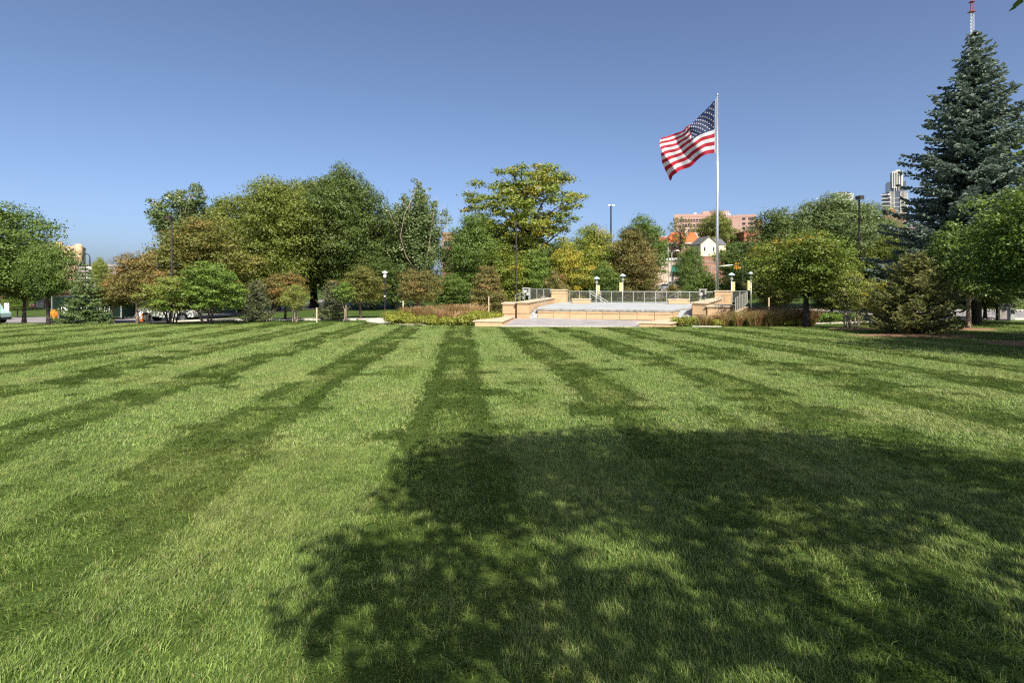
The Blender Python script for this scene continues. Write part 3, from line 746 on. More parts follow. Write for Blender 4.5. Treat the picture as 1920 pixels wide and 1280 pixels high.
EDGE = 'trees along the left edge of the lawn'; BACK = 'tall trees behind the lawn'; RIGHT = 'trees at the right of the lawn'; HILL = 'trees on the hillside'
T = [
 # left edge of the lawn
 ('maple_a', -8, 46, 372, 175, 'maple_tree', 'tall dark green maple cut off by the left frame edge', L_maple, M_barkd, EDGE),
 ('maple_b', 90, 44.5, 452, 92, 'shade_tree', 'rounded olive green tree with thick dark trunk beside the orange chipper', L_maple, M_barkd, EDGE),
 ('maple_b', 46, 48, 470, 100, 'shade_tree', 'green tree with slim trunk between the two thick trunks at far left', L_olive, M_bark, EDGE),
 ('maple_c', 33, 66, 548, 42, 'street_tree', 'small light green tree across the street at far left', L_bright, M_barkd, None),
 ('spruce_small', 160, 45.5, 494, 80, 'spruce_tree', 'small green spruce standing in front of the dark green trailer', L_spruceg, M_barkd, None),
 ('maple_c', 257, 46, 473, 90, 'autumn_tree', 'orange-brown tree between the green trailer and the white pickup', L_autumn2, M_barkl, EDGE),
 ('maple_c', 214, 47.5, 512, 66, 'autumn_tree', 'small green and orange tree in front of the trailer lettering', L_autumn, M_barkl, EDGE),
 ('layered_b', 320, 44.6, 512, 100, 'ornamental_tree', 'low yellow-green several-stemmed tree in front of the white pickup', L_ygreen, M_barkd, EDGE),
 ('layered', 388, 45, 486, 138, 'ornamental_tree', 'spreading bright green several-stemmed tree just right of the white pickup', L_bright, M_bark, EDGE),
 ('mid_a', 368, 60, 404, 170, 'shade_tree', 'broad olive tree with rusty tinge below the left poplar', L_autumn, M_bark, BACK),
 ('poplar_a', 362, 74, 336, 150, 'poplar_tree', 'upright poplar with feathery spires left of the biggest tree', L_poplar, M_barkl, BACK),
 ('big_a', 516, 70, 330, 205, 'elm_tree', 'biggest olive green tree in the left half, tall and wide', L_olive, M_barkd, BACK),
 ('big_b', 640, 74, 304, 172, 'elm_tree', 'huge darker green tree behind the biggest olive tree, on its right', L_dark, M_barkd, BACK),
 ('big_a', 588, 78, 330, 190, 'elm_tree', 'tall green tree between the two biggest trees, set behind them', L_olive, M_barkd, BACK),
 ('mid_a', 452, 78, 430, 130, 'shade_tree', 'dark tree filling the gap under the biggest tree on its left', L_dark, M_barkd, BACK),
 ('pine_dark', 481, 48.5, 524, 58, 'pine_tree', 'grey-green young pine left of the russet tree by the street', L_pined, M_bark, None),
 ('maple_c', 535, 50.5, 510, 86, 'autumn_tree', 'russet-topped tree under the biggest tree beside the street', L_autumn2, M_barkd, EDGE),
 ('shrub_tree', 552, 48, 532, 56, 'ornamental_tree', 'pale yellow-green several-stemmed small tree in front of the russet tree', L_ygreen, M_barkl, EDGE),
 ('pine_dark', 624, 50.5, 526, 58, 'pine_tree', 'dark grey-green young pine left of the pale sapling', L_pined, M_bark, None),
 ('sapling', 646, 48, 528, 44, 'sapling', 'thin sapling with forked pale stem and yellow-green leaves', L_bright, M_barkl, EDGE),
 ('maple_c', 676, 52.5, 499, 92, 'autumn_tree', 'brownish green tree left of the black park lamp with white head', L_autumn, M_bark, EDGE),
 ('mid_a', 738, 80, 394, 110, 'shade_tree', 'bright green tree between the huge dark tree and the right poplar', L_bright, M_barkd, BACK),
 ('mid_a', 700, 72, 470, 120, 'shade_tree', 'dark green tree behind the black park lamp with white head', L_dark, M_barkd, BACK),
 ('poplar_b', 785, 73, 330, 112, 'poplar_tree', 'tall silvery poplar with bristling top near the middle', L_poplar, M_barkl, BACK),
 ('maple_c', 785, 54, 503, 82, 'autumn_tree', 'dense brown-green tree behind the red-brown grass bed', L_brownolive, M_bark, None),
 ('mid_b', 842, 60, 512, 80, 'shade_tree', 'low leafy green tree behind the red-brown grass, left of the blue sign', L_maple, M_barkd, BACK),
 ('mid_c', 914, 55, 498, 76, 'autumn_tree', 'cone-shaped brown-green tree left of the tall dark lamp pole by the stage', L_brownolive, M_barkd, None),
 ('locust', 985, 76, 302, 205, 'locust_tree', 'tall open-crowned locust with yellowing tips above all the middle trees', L_locust, M_barkd, BACK),
 ('mid_a', 892, 72, 396, 125, 'shade_tree', 'dark green round tree under the left side of the tall locust', L_maple, M_barkd, BACK),
 ('mid_a', 945, 72, 452, 120, 'locust_tree', 'yellow-green feathery tree in front of the tall locust trunk', L_locust, M_barkd, BACK),
 ('mid_a', 1040, 74, 452, 120, 'shade_tree', 'dark green tree under the right side of the tall locust', L_dark, M_barkd, BACK),
 ('mid_b', 1006, 71, 466, 74, 'shade_tree', 'vivid green tree just right of the tall dark lamp pole by the stage', L_bright, M_barkd, BACK),
 ('mid_b', 1066, 71, 452, 78, 'shade_tree', 'yellow tree behind the left half of the stage', L_yellow, M_barkd, BACK),
 ('mid_a', 1112, 74, 417, 95, 'shade_tree', 'green and yellow tree below the far twin-headed light pole', L_locust, M_barkd, BACK),
 ('mid_b', 1126, 71, 490, 66, 'shade_tree', 'deep green tree behind the first hat lamp on the stage', L_maple, M_barkd, BACK),
 ('mid_a', 1184, 73, 424, 102, 'shade_tree', 'dense brown-olive tree behind the second hat lamp on the stage', L_brownolive, M_barkd, BACK),
 ('bush', 1042, 68, 508, 56, 'bush', 'brownish bush behind the left stage pier', L_brownolive, M_barkd, None),
 ('mid_b', 1208, 112, 402, 84, 'shade_tree', 'round dark green tree far behind, left of the red-roofed house', L_maple, M_barkd, HILL),
 ('sparse', 1276, 232, 404, 44, 'bare_tree', 'half-bare tree in front of the orange tiled roof', L_olive, M_bark, HILL),
 ('mid_b', 1344, 240, 394, 66, 'hill_tree', 'tree in front of the pink office block, behind the flagpole', L_olive, M_barkd, HILL),
 ('mid_a', 1292, 84, 458, 54, 'shade_tree', 'dense green tree below the red-roofed house', L_maple, M_barkd, HILL),
 ('mid_b', 1388, 128, 454, 84, 'shade_tree', 'green tree right of the flagpole behind the hat lamps', L_maple, M_barkd, HILL),
 ('bush', 1322, 78, 512, 74, 'bush', 'green shrub left of the flagpole foot', L_maple, M_barkd, None),
 ('bush', 1262, 70, 531, 44, 'bush', 'brownish low shrub behind the stage railing near the parked cars', L_brownolive, M_barkd, None),
 ('bush', 1372, 80, 520, 60, 'bush', 'yellowish shrub right of the flagpole foot', L_ygreen, M_barkd, None),
 ('mid_b', 1240, 238, 466, 50, 'hill_tree', 'small tree below the brick building on the hill', L_autumn, M_barkd, HILL),
 ('mid_b', 1385, 236, 448, 44, 'hill_tree', 'dark tree right of the cream house', L_dark, M_barkd, HILL),
 # right side
 ('mid_a', 1462, 72, 386, 120, 'shade_tree', 'tall green tree left of the dark lamp pole at right', L_dark, M_barkd, BACK),
 ('big_b', 1572, 74, 358, 205, 'elm_tree', 'broad olive tree behind the dark lamp pole at right', L_poplar, M_barkd, BACK),
 ('mid_a', 1668, 66, 436, 110, 'shade_tree', 'dark green tree below the distant skyscraper', L_olive, M_barkd, BACK),
 ('mid_b', 1452, 68, 500, 84, 'shade_tree', 'low green tree with rusty leaves right of the stage ramp', L_autumn, M_barkd, RIGHT),
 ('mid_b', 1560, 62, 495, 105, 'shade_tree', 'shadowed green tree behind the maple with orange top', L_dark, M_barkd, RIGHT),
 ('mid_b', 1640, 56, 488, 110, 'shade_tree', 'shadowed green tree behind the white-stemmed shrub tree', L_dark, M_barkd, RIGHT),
 ('maple_b', 1512, 41.4, 430, 170, 'maple_tree', 'round maple with orange-tinted top behind the right red-brown grass', L_orangetop, M_barkd, RIGHT),
 ('shrub_tree', 1598, 38.8, 506, 98, 'ornamental_tree', 'yellow-green shrub tree with many pale bare stems', L_ygreen, M_barkl, RIGHT),
 ('shrub_tree', 1664, 35.8, 528, 84, 'ornamental_tree', 'yellowish shrub tree leaning beside the wide olive pine', L_yellow, M_barkl, RIGHT),
 ('pine_wide', 1716, 33.0, 476, 146, 'pine_tree', 'wide bushy olive pine reaching down to the mulch', L_pine, M_barkd, None),
 ('maple_c', 1817, 38.2, 410, 158, 'shade_tree', 'green tree with forked pale trunk in front of the tall blue spruce', L_maple, M_barkl, RIGHT),
 ('spruce_big', 1828, 45, 58, 305, 'spruce_tree', 'very tall blue-green spruce at the right, in front of the red and white mast', L_spruceb, M_barkd, None),
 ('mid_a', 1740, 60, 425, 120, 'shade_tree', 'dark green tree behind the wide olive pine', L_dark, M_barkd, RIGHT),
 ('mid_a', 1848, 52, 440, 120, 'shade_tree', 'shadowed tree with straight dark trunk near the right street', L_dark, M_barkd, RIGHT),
 ('maple_a', 1962, 29.5, 322, 245, 'shade_tree', 'dark leafy tree cut off by the right frame edge', L_bright, M_barkd, RIGHT),
 # far left
 ('mid_b', 188, 150, 482, 30, 'street_tree', 'tiny distant tree above the grey building at left', L_ygreen, M_barkd, None),
 ('mid_b', 122, 100, 530, 60, 'street_tree', 'dark tree behind the trailer, near the gooseneck lamp', L_dark, M_barkd, None),
 ('mid_b', 285, 92, 500, 90, 'street_tree', 'dark tree behind the white pickup', L_dark, M_barkd, None),
 ('mid_b', 40, 84, 500, 90, 'street_tree', 'dark green tree behind the far left trunks', L_dark, M_barkd, None),
]
for p in T:
    tree(p[0], p[1], p[2], p[3], p[4], p[5], p[6], p[7], p[8], 'bush' if p[5] == 'bush' else 'tree', p[9])

# trees outside the frame whose shade falls into it: one beyond the right edge ...
tree('maple_a', 2300, 19.5, 60, 520, 'shade_tree', 'tree outside the right frame edge that shades the lawn', L_maple, M_barkd, 'tree', None)
tree('maple_b', 2300, 25.5, 250, 330, 'shade_tree', 'second tree outside the right frame edge that shades the lawn', L_maple, M_barkd, 'tree', None)

# ... and two spreading over the camera from behind on the right
def overhead_trees():
    r = np.random.default_rng(77)
    k = 1 / math.tan(SUN_E)
    back = np.array([math.sin(SUN_A), -math.cos(SUN_A)]) * k       # ground shift per metre of height, towards the sun
    edge = [(868, 822), (1000, 812), (1250, 806), (1480, 808), (1640, 828), (1800, 850), (1920, 862), (2300, 900), (2900, 1000)]
    left = [(868, 822), (700, 900), (800, 985), (590, 1040), (470, 1090), (430, 1190), (560, 1330), (700, 1700)]
    e = np.array([gp(*p) for p in edge]); l = np.array([gp(*p) for p in left])
    C, rad, dens = [], [], []
    tries = 0
    while len(C) < 230 and tries < 30000:
        tries += 1
        x = r.uniform(-2.6, 16.5); y = r.uniform(0.5, 10.2)
        if y > np.interp(x, e[:, 0], e[:, 1]) - 0.55: continue
        lx = np.interp(y, l[::-1, 1], l[::-1, 0])
        if x < lx + 0.45: continue
        thin = y < 6.3
        hgt = 4.9 + (y / 10) * 4.0 + r.normal() * (0.8)
        hgt = max(4.7, hgt)
        c = np.array([x + back[0] * hgt, y + back[1] * hgt, hgt + g(x, y)])
        if c[2] < CZ + max(0, c[1]) * 0.482 + 1.3: continue
        if any(np.hypot(x - q[3], y - q[4]) < (0.74 if thin and x < 5 else 0.55) for q in C): continue
        C.append((*c, x, y)); rad.append((0.56 if thin else 0.72) * (0.7 + 0.6 * r.random())); dens.append(0.75 if thin else 1.0)
    C = np.array(C); rad = np.array(rad)
    first = C[:, 0] < 7.2
    for sel, base, lab, n in ((first, (5.0, -3.2), 'tree behind the camera whose crown shades the near lawn', 23000),
                              (~first, (12.0, -3.5), 'second tree behind the camera on the right, shading the near lawn', 25000)):
        cc = C[sel][:, :3] - np.array([base[0], base[1], g(*base)]); rr = rad[sel]
        q, col = clump_leaves(r, cc, rr, n, 0.15, 0.75, 0.4, 3, 9)
        mb = MB(); mb.smooth = True
        trunk = [(0, 0, -0.3), (0.05, 0.1, 1.5), (0.0, 0.4, 3.4), (0.05, 0.7, 5.0), (0.0, 1.0, 6.6)]
        mb.tube(trunk, [0.34, 0.24, 0.2, 0.14, 0.06], 10)
        for p in cc[::4]:
            j = 2 if p[2] < 6.2 else (3 if p[2] < 7.5 else 4)
            limb(mb, r, trunk[j], p, 0.04, 0.010, 0.08)
        if sel is first:                       # the twig whose leaf tip hangs into the top right corner
            def tip(px, py, Y): return np.array([wx(px, Y), Y, wz(py, Y)]) - np.array([base[0], base[1], g(*base)])
            a, b, c_ = tip(2010, -120, 2.6), tip(1945, -40, 2.9), tip(1912, 3, 3.0)
            limb(mb, r, trunk[3], a, 0.035, 0.010, 0.1); mb.tube([tuple(a), tuple(b)], [0.010, 0.004], 5)
            d = unit(tip(1896, 20, 3.0) - tip(1930, -14, 3.0)); nv = unit(np.cross(d, np.array([0.2, 1, 0.6]))); tv = np.cross(d, nv)
            o_ = tip(1930, -14, 3.0)
            lf = []
            for s0, s1, w0, w1 in ((0, .05, .002, .016), (.05, .10, .016, .011), (.10, .135, .011, .0015)):
                lf.append(np.array([o_ + d * s0 - nv * w0, o_ + d * s0 + nv * w0, o_ + d * s1 + nv * w1 - tv * .01, o_ + d * s1 - nv * w1 - tv * .01]))
            mb.tube([tuple(b), tuple(o_)], [0.004, 0.002], 4)
            q = np.concatenate([q, np.array(lf)]); col = np.concatenate([col, np.full((len(lf), 3), 0.3)])
        o = empty('shade_tree', (base[0], base[1], g(*base)))
        mb.build('trunk', M_bark, o); mesh_obj('crown', quad_mesh('crown', q, col), L_maple, o)
        tag(o, lab, 'tree')
overhead_trees()

# mulch rings
for px, py, rx_, ry_ in ((1597, 617, 1.5, 0.9), (1720, 630, 3.6, 1.5), (1817, 618, 1.9, 1.3), (1925, 645, 2.0, 1.6), (160, 605, 2.2, 1.0), (548, 598, 0.9, 0.6), (1512, 612, 0.7, 0.5), (646, 597, 0.5, 0.4)):
    x, y = gp(px, py); mb = MB(); n = 22
    mb.v.append((x, y, g(x, y) + 0.12))
    for ring, (f_, h_) in enumerate(((0.6, 0.09), (1.0, 0.015))):
        for k in range(n):
            a = 2 * math.pi * k / n; q = f_ * (1 + 0.1 * math.sin(3 * a + px))
            X = x + rx_ * q * math.cos(a); Y = y + ry_ * q * math.sin(a); mb.v.append((X, Y, g(X, Y) + h_))
    for k in range(n):
        mb.f.append((0, 1 + k, 1 + (k + 1) % n)); mb.f.append((1 + k, 1 + n + k, 1 + n + (k + 1) % n, 1 + (k + 1) % n))
    o = mb.build('mulch', M_mulch); o['kind'] = 'stuff'; o['label'] = 'brown wood mulch round a tree foot'

# planting beds
def mound(name, label, cells, n, leaf, m, seed, hr=(0.25, 0.45)):
    """low ground-cover shrubs: (px, Y, radius, height)"""
    r = np.random.default_rng(seed); C = []; rad = []
    for px, Y, w, h in cells:
        X = wx(px, Y)
        for i in range(int(10 * w)):
            a = r.random() * 6.28; q = math.sqrt(r.random()) * w
            x, y = X + math.cos(a) * q, Y + math.sin(a) * q * 0.7
            C.append((x, y, g(x, y) + h * (0.25 + 0.5 * r.random()))); rad.append(hr[0] + (hr[1] - hr[0]) * r.random())
    q, c = clump_leaves(r, np.array(C), np.array(rad), n, leaf, 0.85, 0.5, 0, 1)
    return tag(mesh_obj(name, quad_mesh(name, q, c), m), label, 'shrubs', kind='stuff')

def reeds(name, label, cells, n, m, seed):
    r = np.random.default_rng(seed); qs = []; cs = []
    for px, Y, w, h in cells:
        X = wx(px, Y)
        for i in range(int(5 * w * w) + 3):
            a = r.random() * 6.28; q = math.sqrt(r.random()) * w
            cx, cy = X + math.cos(a) * q, Y + math.sin(a) * q * 0.55; cz = g(cx, cy); cr = r.random()
            k = n; az = r.random(k) * 6.28; fl = 0.25 + 0.5 * r.random(k); L = h * (0.6 + 0.55 * r.random(k))
            p0 = np.stack([cx + 0.12 * np.cos(az), cy + 0.12 * np.sin(az), np.full(k, cz - 0.03)], -1)
            p1 = p0 + np.stack([np.cos(az) * fl * L * 0.35, np.sin(az) * fl * L * 0.35, L * 0.6], -1)
            p2 = p0 + np.stack([np.cos(az) * fl * L * 0.95, np.sin(az) * fl * L * 0.95, L * 0.95], -1)
            b = np.stack([-np.sin(az + 1), np.cos(az + 1), np.zeros(k)], -1) * 0.014
            qs += [np.stack([p0 - b, p0 + b, p1 + b, p1 - b], 1), np.stack([p1 - b * 1.0, p1 + b * 1.0, p2 + b * 0.6, p2 - b * 0.6], 1)]
            c = np.stack([r.random(k), np.full(k, cr), r.random(k)], -1); cs += [c, c]
    return tag(mesh_obj(name, quad_mesh(name, np.concatenate(qs), np.concatenate(cs)), m), label, 'ornamental grass', kind='stuff')

mound('groundcover_shrubs', 'yellow-green low shrubs in front of the left red-brown grass',
      [(745, 44.6, 0.9, 0.9), (770, 44.4, 1.0, 0.85), (795, 43.8, 0.9, 0.7), (825, 43.2, 0.8, 0.55), (850, 43.0, 0.6, 0.5), (872, 43.0, 0.8, 0.75), (895, 43.6, 0.8, 0.85), (912, 44.8, 0.8, 0.9), (925, 46.2, 0.7, 0.9), (735, 45.6, 0.8, 0.9), (760, 45.8, 0.9, 0.9), (885, 45.4, 0.8, 1.0), (905, 46.6, 0.8, 1.0)], 34000, 0.10, L_hedge, 5, (0.3, 0.55))
reeds('ornamental_grass', 'red-brown ornamental grass left of the stage',
      [(790, 46.4, 1.2, 1.3), (820, 46.2, 1.4, 1.35), (850, 46.4, 1.5, 1.45), (872, 46.8, 1.2, 1.4), (840, 44.8, 1.4, 1.0), (812, 45.0, 1.0, 1.1), (865, 45.2, 0.9, 1.0)], 110, L_reed, 6)
mound('groundcover_shrubs', 'yellow-green low shrubs right of the stage front',
      [(1272, 42.0, 0.6, 0.75), (1288, 42.4, 0.6, 0.75), (1300, 42.6, 0.5, 0.5), (1338, 41.8, 0.4, 0.5), (1490, 42.2, 0.7, 0.5), (1508, 42.2, 0.6, 0.45), (1470, 42.4, 0.4, 0.4)], 9000, 0.09, L_hedge, 7)
reeds('ornamental_grass', 'red-brown ornamental grass right of the stage',
      [(1352, 42.2, 0.8, 0.8), (1375, 42.2, 0.9, 1.0), (1400, 42.3, 1.1, 1.1), (1428, 42.4, 1.1, 1.15), (1455, 42.5, 1.1, 1.15), (1482, 42.9, 1.0, 1.15), (1505, 43.6, 1.2, 1.3), (1325, 42.2, 0.5, 0.8), (1440, 43.6, 1.3, 1.35)], 110, L_reed, 8)
mound('groundcover_shrubs', 'green low hedge behind the maple with orange top',
      [(1525, 46, 1.0, 0.8), (1550, 46, 1.1, 0.85), (1575, 46.5, 1.0, 0.8), (1600, 47, 1.0, 0.8), (1415, 52, 1.6, 0.8), (1440, 52, 1.4, 0.8)], 9000, 0.12, L_bright, 9)

# ------------------------------------------------------------------ the stage
def lerp2(a, b, t): return (a[0] + (b[0] - a[0]) * t, a[1] + (b[1] - a[1]) * t)
def inset(poly, d):
    """grow a counter-clockwise plan polygon by d (negative shrinks)"""
    n = len(poly); out = []
    for i in range(n):
        p0, p1, p2 = Vector((*poly[i - 1], 0)), Vector((*poly[i], 0)), Vector((*poly[(i + 1) % n], 0))
        e1 = (p1 - p0).normalized(); e2 = (p2 - p1).normalized()
        n1 = Vector((e1.y, -e1.x, 0)); n2 = Vector((e2.y, -e2.x, 0))
        k = (n1 + n2); k = k / max(0.3, k.length_squared) * 2
        q = p1 + k * d; out.append((q.x, q.y))
    return out

ZP = -0.62          # plaza level at the stage
ZD = 0.20           # stage floor
TH = R(15.8)
U = Vector((math.cos(TH), -math.sin(TH), 0)); V = Vector((math.sin(TH), math.cos(TH), 0))
FL = (wx(1008.4, 48.4), 48.4); FR = (wx(1260, 45.5), 45.5); R1 = (wx(1281, 48.4), 48.4)
L1 = (wx(1018, 53.0), 53.0)
BL = (wx(1058, 63.2), 63.2); BR = (wx(1340, 59.2), 59.2)
WR0 = (wx(1298, 46.0), 46.0)      # right wing, inner front corner
WL0 = (wx(990, 47.2), 47.2)       # left wing, inner front corner

# plaza paving, rising slightly to the stage
plaza = empty('plaza', (0, 0, 0)); structure(plaza, 'grey paved forecourt in front of the stage')
mb = MB()
pz = [(-0.72, 41.65), (8.95, 41.05), (13.9, 46.6), (13.4, 49.6), (1.0, 50.6), (0.3, 47.9)]
mb.prism(pz, [-1.2] * 6, [g(*pz[0]) + .02, g(*pz[1]) + .02, ZP, ZP, ZP, ZP])
mb.build('paving', M_pave, plaza)
mb = MB(); mb.prism([(-0.72, 41.35), (8.95, 40.75), (8.95, 41.047), (-0.72, 41.647)], -1.3, [g(0, 41.4) + .05] * 4)
mb.build('kerb', M_conc, plaza)

stage = empty('stage', (FL[0], FL[1], 0))
def sp(mb, name, m, parent=stage, bevel=0.0):
    o = mb.build(name, m, parent, bevel)
    if parent is stage: o.matrix_parent_inverse = Matrix.Translation((-FL[0], -FL[1], 0))
    return o
deck_poly = [FL, FR, R1, (wx(1300, 49.6), 49.6), BR, BL, L1]
mb = MB(); mb.prism(deck_poly, -1.2, ZD - 0.222); sp(mb, 'core', M_stone)
mb = MB(); mb.prism(inset(deck_poly, 0.08), ZD - 0.20, ZD); deck = sp(mb, 'deck', M_deck, bevel=0.02)
mb = MB(); mb.prism(inset(deck_poly, 0.085), ZD - 0.22, ZD - 0.055); sp(mb, 'slab_edge', M_slab)

def cladding(a, b, z0, z1, courses, n, parent=stage, th=0.06, gap=0.05):
    """precast panels set proud of a wall face running a -> b (outside on the right of a->b)"""
    A = Vector((*a, 0)); B = Vector((*b, 0)); d = (B - A); L = d.length; d.normalize(); nrm = Vector((d.y, -d.x, 0))
    zs = [z0 + (z1 - z0) * c for c in courses]
    for i in range(len(zs) - 1):
        for k in range(n):
            p = A + d * (L * k / n + gap / 2); q = A + d * (L * (k + 1) / n - gap / 2)
            o_ = th * (1.0 if i % 2 == 0 else 0.93)
            mb = MB(); poly = [(p + nrm * o_), (q + nrm * o_), q, p]
            mb.prism([(v.x, v.y) for v in poly], zs[i] + gap / 2, zs[i + 1] - gap / 2)
            sp(mb, 'panel', M_stone, parent, 0.006)
cladding(FL, FR, ZP - 0.05, ZD - 0.225, [0, 0.70, 1.0], 8)
cladding(FR, R1, ZP - 0.05, ZD - 0.225, [0, 0.70, 1.0], 2)
cladding(L1, FL, ZP - 0.05, ZD - 0.225, [0, 0.70, 1.0], 2)

# steps at both sides of the deck
def steps(a0, a1, b0, b1, n=5):
    """front edge a0-a1, rear edge b0-b1"""
    for i in range(n - 1):
        t = i / n
        p0 = lerp2(a0, b0, t); p1 = lerp2(a1, b1, t); q1 = lerp2(a1, b1, 1.0); q0 = lerp2(a0, b0, 1.0)
        zt = ZP + (ZD - ZP) * (i + 1) / n
        mb = MB(); mb.prism([p0, p1, q1, q0], zt - (ZD - ZP) / n + 0.002, zt); sp(mb, 'step', M_deck, bevel=0.012)
steps((WL0[0] + .06, 47.6), (FL[0] - .06, 48.0), (wx(1004, 49.6), 49.6), (FL[0] + .05, 49.9))
steps((FR[0] + .35, 45.9), (WR0[0] - .06, 45.8), (R1[0] - .05, 48.2), (wx(1300, 48.2), 48.2))

# wing walls with capstones
def walled(name, poly, z0, ztop, label, cap=0.09, over=0.07, face=None, caph=0.11, courses=(0, .46, .92, 1.0), nf=2):
    """a wall block with panels on its first edges and a projecting capstone"""
    e = empty(name, (poly[0][0], poly[0][1], 0))
    inv = Matrix.Translation((-poly[0][0], -poly[0][1], 0))
    mb = MB(); mb.prism(poly, z0, ztop - caph - .001)
    o = mb.build('core', M_stone, e); o.matrix_parent_inverse = inv
    for i in (face if face is not None else range(len(poly))):
        a, b = poly[i], poly[(i + 1) % len(poly)]
        L = math.hypot(b[0] - a[0], b[1] - a[1]); n = max(1, round(L / 1.4))
        A = Vector((*a, 0)); B = Vector((*b, 0)); d = (B - A).normalized(); nrm = Vector((d.y, -d.x, 0))
        zs = [z0 + (ztop - caph - z0) * c for c in courses]
        for c in range(len(zs) - 1):
            for k in range(n):
                p = A + d * (L * k / n + .022); q = A + d * (L * (k + 1) / n - .022)
                mb = MB(); mb.prism([((p + nrm * .045).x, (p + nrm * .045).y), ((q + nrm * .045).x, (q + nrm * .045).y), (q.x, q.y), (p.x, p.y)], zs[c] + .024, zs[c + 1] - .024)
                w = mb.build('panel', M_stone, e, 0.006); w.matrix_parent_inverse = inv
    mb = MB(); mb.prism(inset(poly, over + .03), ztop - caph, ztop); o = mb.build('capstone', M_cap, e, 0.02); o.matrix_parent_inverse = inv
    return tag(e, label, 'wall')

tag(stage, 'buff stone park stage with grey deck and panelled front', 'stage')
WT = 0.73
walled('wing_wall', [(wx(969, 47.6), 47.6), WL0, (wx(1042, 62.4), 62.4), (wx(1030, 62.8), 62.8)], -0.95, WT, 'long buff wing wall left of the stage steps, running back to the pier', face=(0, 1))
walled('wall_block', [(wx(942, 48.2), 48.2), (wx(966.2, 47.95), 47.95), (wx(972, 50.4), 50.4), (wx(947, 50.6), 50.6)], -0.95, 0.62, 'short buff stone block at the left end of the stage walls', face=(0, 1))
walled('wing_wall', [WR0, (wx(1325, 45.4), 45.4), (wx(1352, 58.4), 58.4), (wx(1336, 58.8), 58.8)], -0.98, WT, 'long buff wing wall right of the shaded stage steps', face=(0, 3))
walled('wall_block', [(wx(1325.8, 45.28), 45.28), (wx(1367, 44.8), 44.8), (wx(1376, 48.2), 48.2), (wx(1333, 48.8), 48.8)], -0.98, 0.50, 'lower buff stone block at the right end of the stage walls', face=(0, 1))
walled('low_wall', [(wx(890, 41.8), 41.8), (wx(942, 41.6), 41.6), (wx(962, 47.0), 47.0), (wx(943, 47.2), 47.2)], -1.0, -0.41, 'low capped wall at the left front corner of the plaza', face=(0, 1), courses=(0, 1.0))
walled('low_wall', [(wx(1198, 41.2), 41.2), (wx(1258, 40.7), 40.7), (wx(1291, 45.4), 45.4), (wx(1276, 46.0), 46.0)], -1.05, -0.50, 'low capped wall at the right front corner of the plaza', face=(0, 3), courses=(0, 1.0))
walled('pier', [(wx(1034, 61.4), 61.4), (wx(1060.5, 61.0), 61.0), (wx(1064, 62.6), 62.6), (wx(1037, 63.1), 63.1)], -0.9, 1.56, 'square buff stone pier at the rear left of the stage', courses=(0, .38, .84, 1.0))
walled('pier', [(wx(1340, 58.7), 58.7), (wx(1368, 58.2), 58.2), (wx(1371, 59.8), 59.8), (wx(1342, 60.4), 60.4)], -0.9, 1.48, 'square buff stone pier at the rear right of the stage, by the flagpole', courses=(0, .38, .84, 1.0))
walled('stone_bench', [(wx(1073, 58.6), 58.6), (wx(1107, 58.1), 58.1), (wx(1107.5, 58.9), 58.9), (wx(1074, 59.4), 59.4)], ZD, ZD + 0.48, 'low stone bench on the left half of the stage deck', courses=(0, 1.0), over=0.05)
walled('stone_bench', [(wx(1253, 57.4), 57.4), (wx(1291, 56.9), 56.9), (wx(1292, 57.7), 57.7), (wx(1254, 58.2), 58.2)], ZD, ZD + 0.48, 'low stone bench on the right half of the stage deck', courses=(0, 1.0), over=0.05)
walled('ramp_wall', [(wx(1376.5, 49.0), 49.0), (wx(1382, 49.0), 49.0), (wx(1402, 58.5), 58.5), (wx(1397, 58.7), 58.7)], -1.0, -0.1, 'low ramp wall under the sloping railing at the right of the stage', courses=(0, 1.0), over=0.02)

# railings
WIRE = {}
def railing(label, pts, zs, h, n, wire=True, rails=(1.0,), group='steel railings of the stage', name='railing'):
    """posts along a -> b, base heights zs, infill of thin bars"""
    a, b = Vector((*pts[0], zs[0])), Vector((*pts[1], zs[1]))
    e = empty(name, a)
    inv = Matrix.Translation(-a)
    d = (b - a); L = d.length
    def add(mb, nm, m):
        o = mb.build(nm, m, e); o.matrix_parent_inverse = inv; return o
    for i in range(n + 1):
        p = a + d * i / n; mb = MB(); mb.box(p.x - .028, p.x + .028, p.y - .028, p.y + .028, p.z - 0.02, p.z + h - .03); add(mb, 'post', M_rail)
    for f in rails:
        mb = MB(); mb.tube([a + Vector((0, 0, h * f)), b + Vector((0, 0, h * f))], 0.030, 8); add(mb, 'top_rail' if f == 1.0 else 'rail', M_rail)
    if wire:
        mb = MB(); mb.box(0, 1, -.018, .018, 0, 1)
        z0 = 0.09
        mb = MB(); mb.tube([a + Vector((0, 0, z0)), b + Vector((0, 0, z0))], 0.020, 6); add(mb, 'bottom_rail', M_rail)
        for i in range(n):
            p = a + d * (i / n); q = a + d * ((i + 1) / n); mb = MB(); m_ = 17
            for k in range(1, m_):
                c = p + (q - p) * (k / m_)
                mb.add([c + Vector((-.011, 0, z0)), c + Vector((.011, 0, z0)), c + Vector((.011, 0, h - .04)), c + Vector((-.011, 0, h - .04)), c + Vector((0, .011, z0)), c + Vector((0, .011, h - .04))],
                       [(0, 1, 2, 3), (1, 4, 5, 2), (4, 0, 3, 5)])
            for k in range(1, 6):
                zz = z0 + (h - .04 - z0) * k / 6
                mb.tube([p + Vector((0, 0.006, zz)), q + Vector((0, 0.006, zz))], 0.008, 3, cap=False)
            add(mb, 'mesh_panel', M_wire)
    return tag(e, label, 'railing', group)
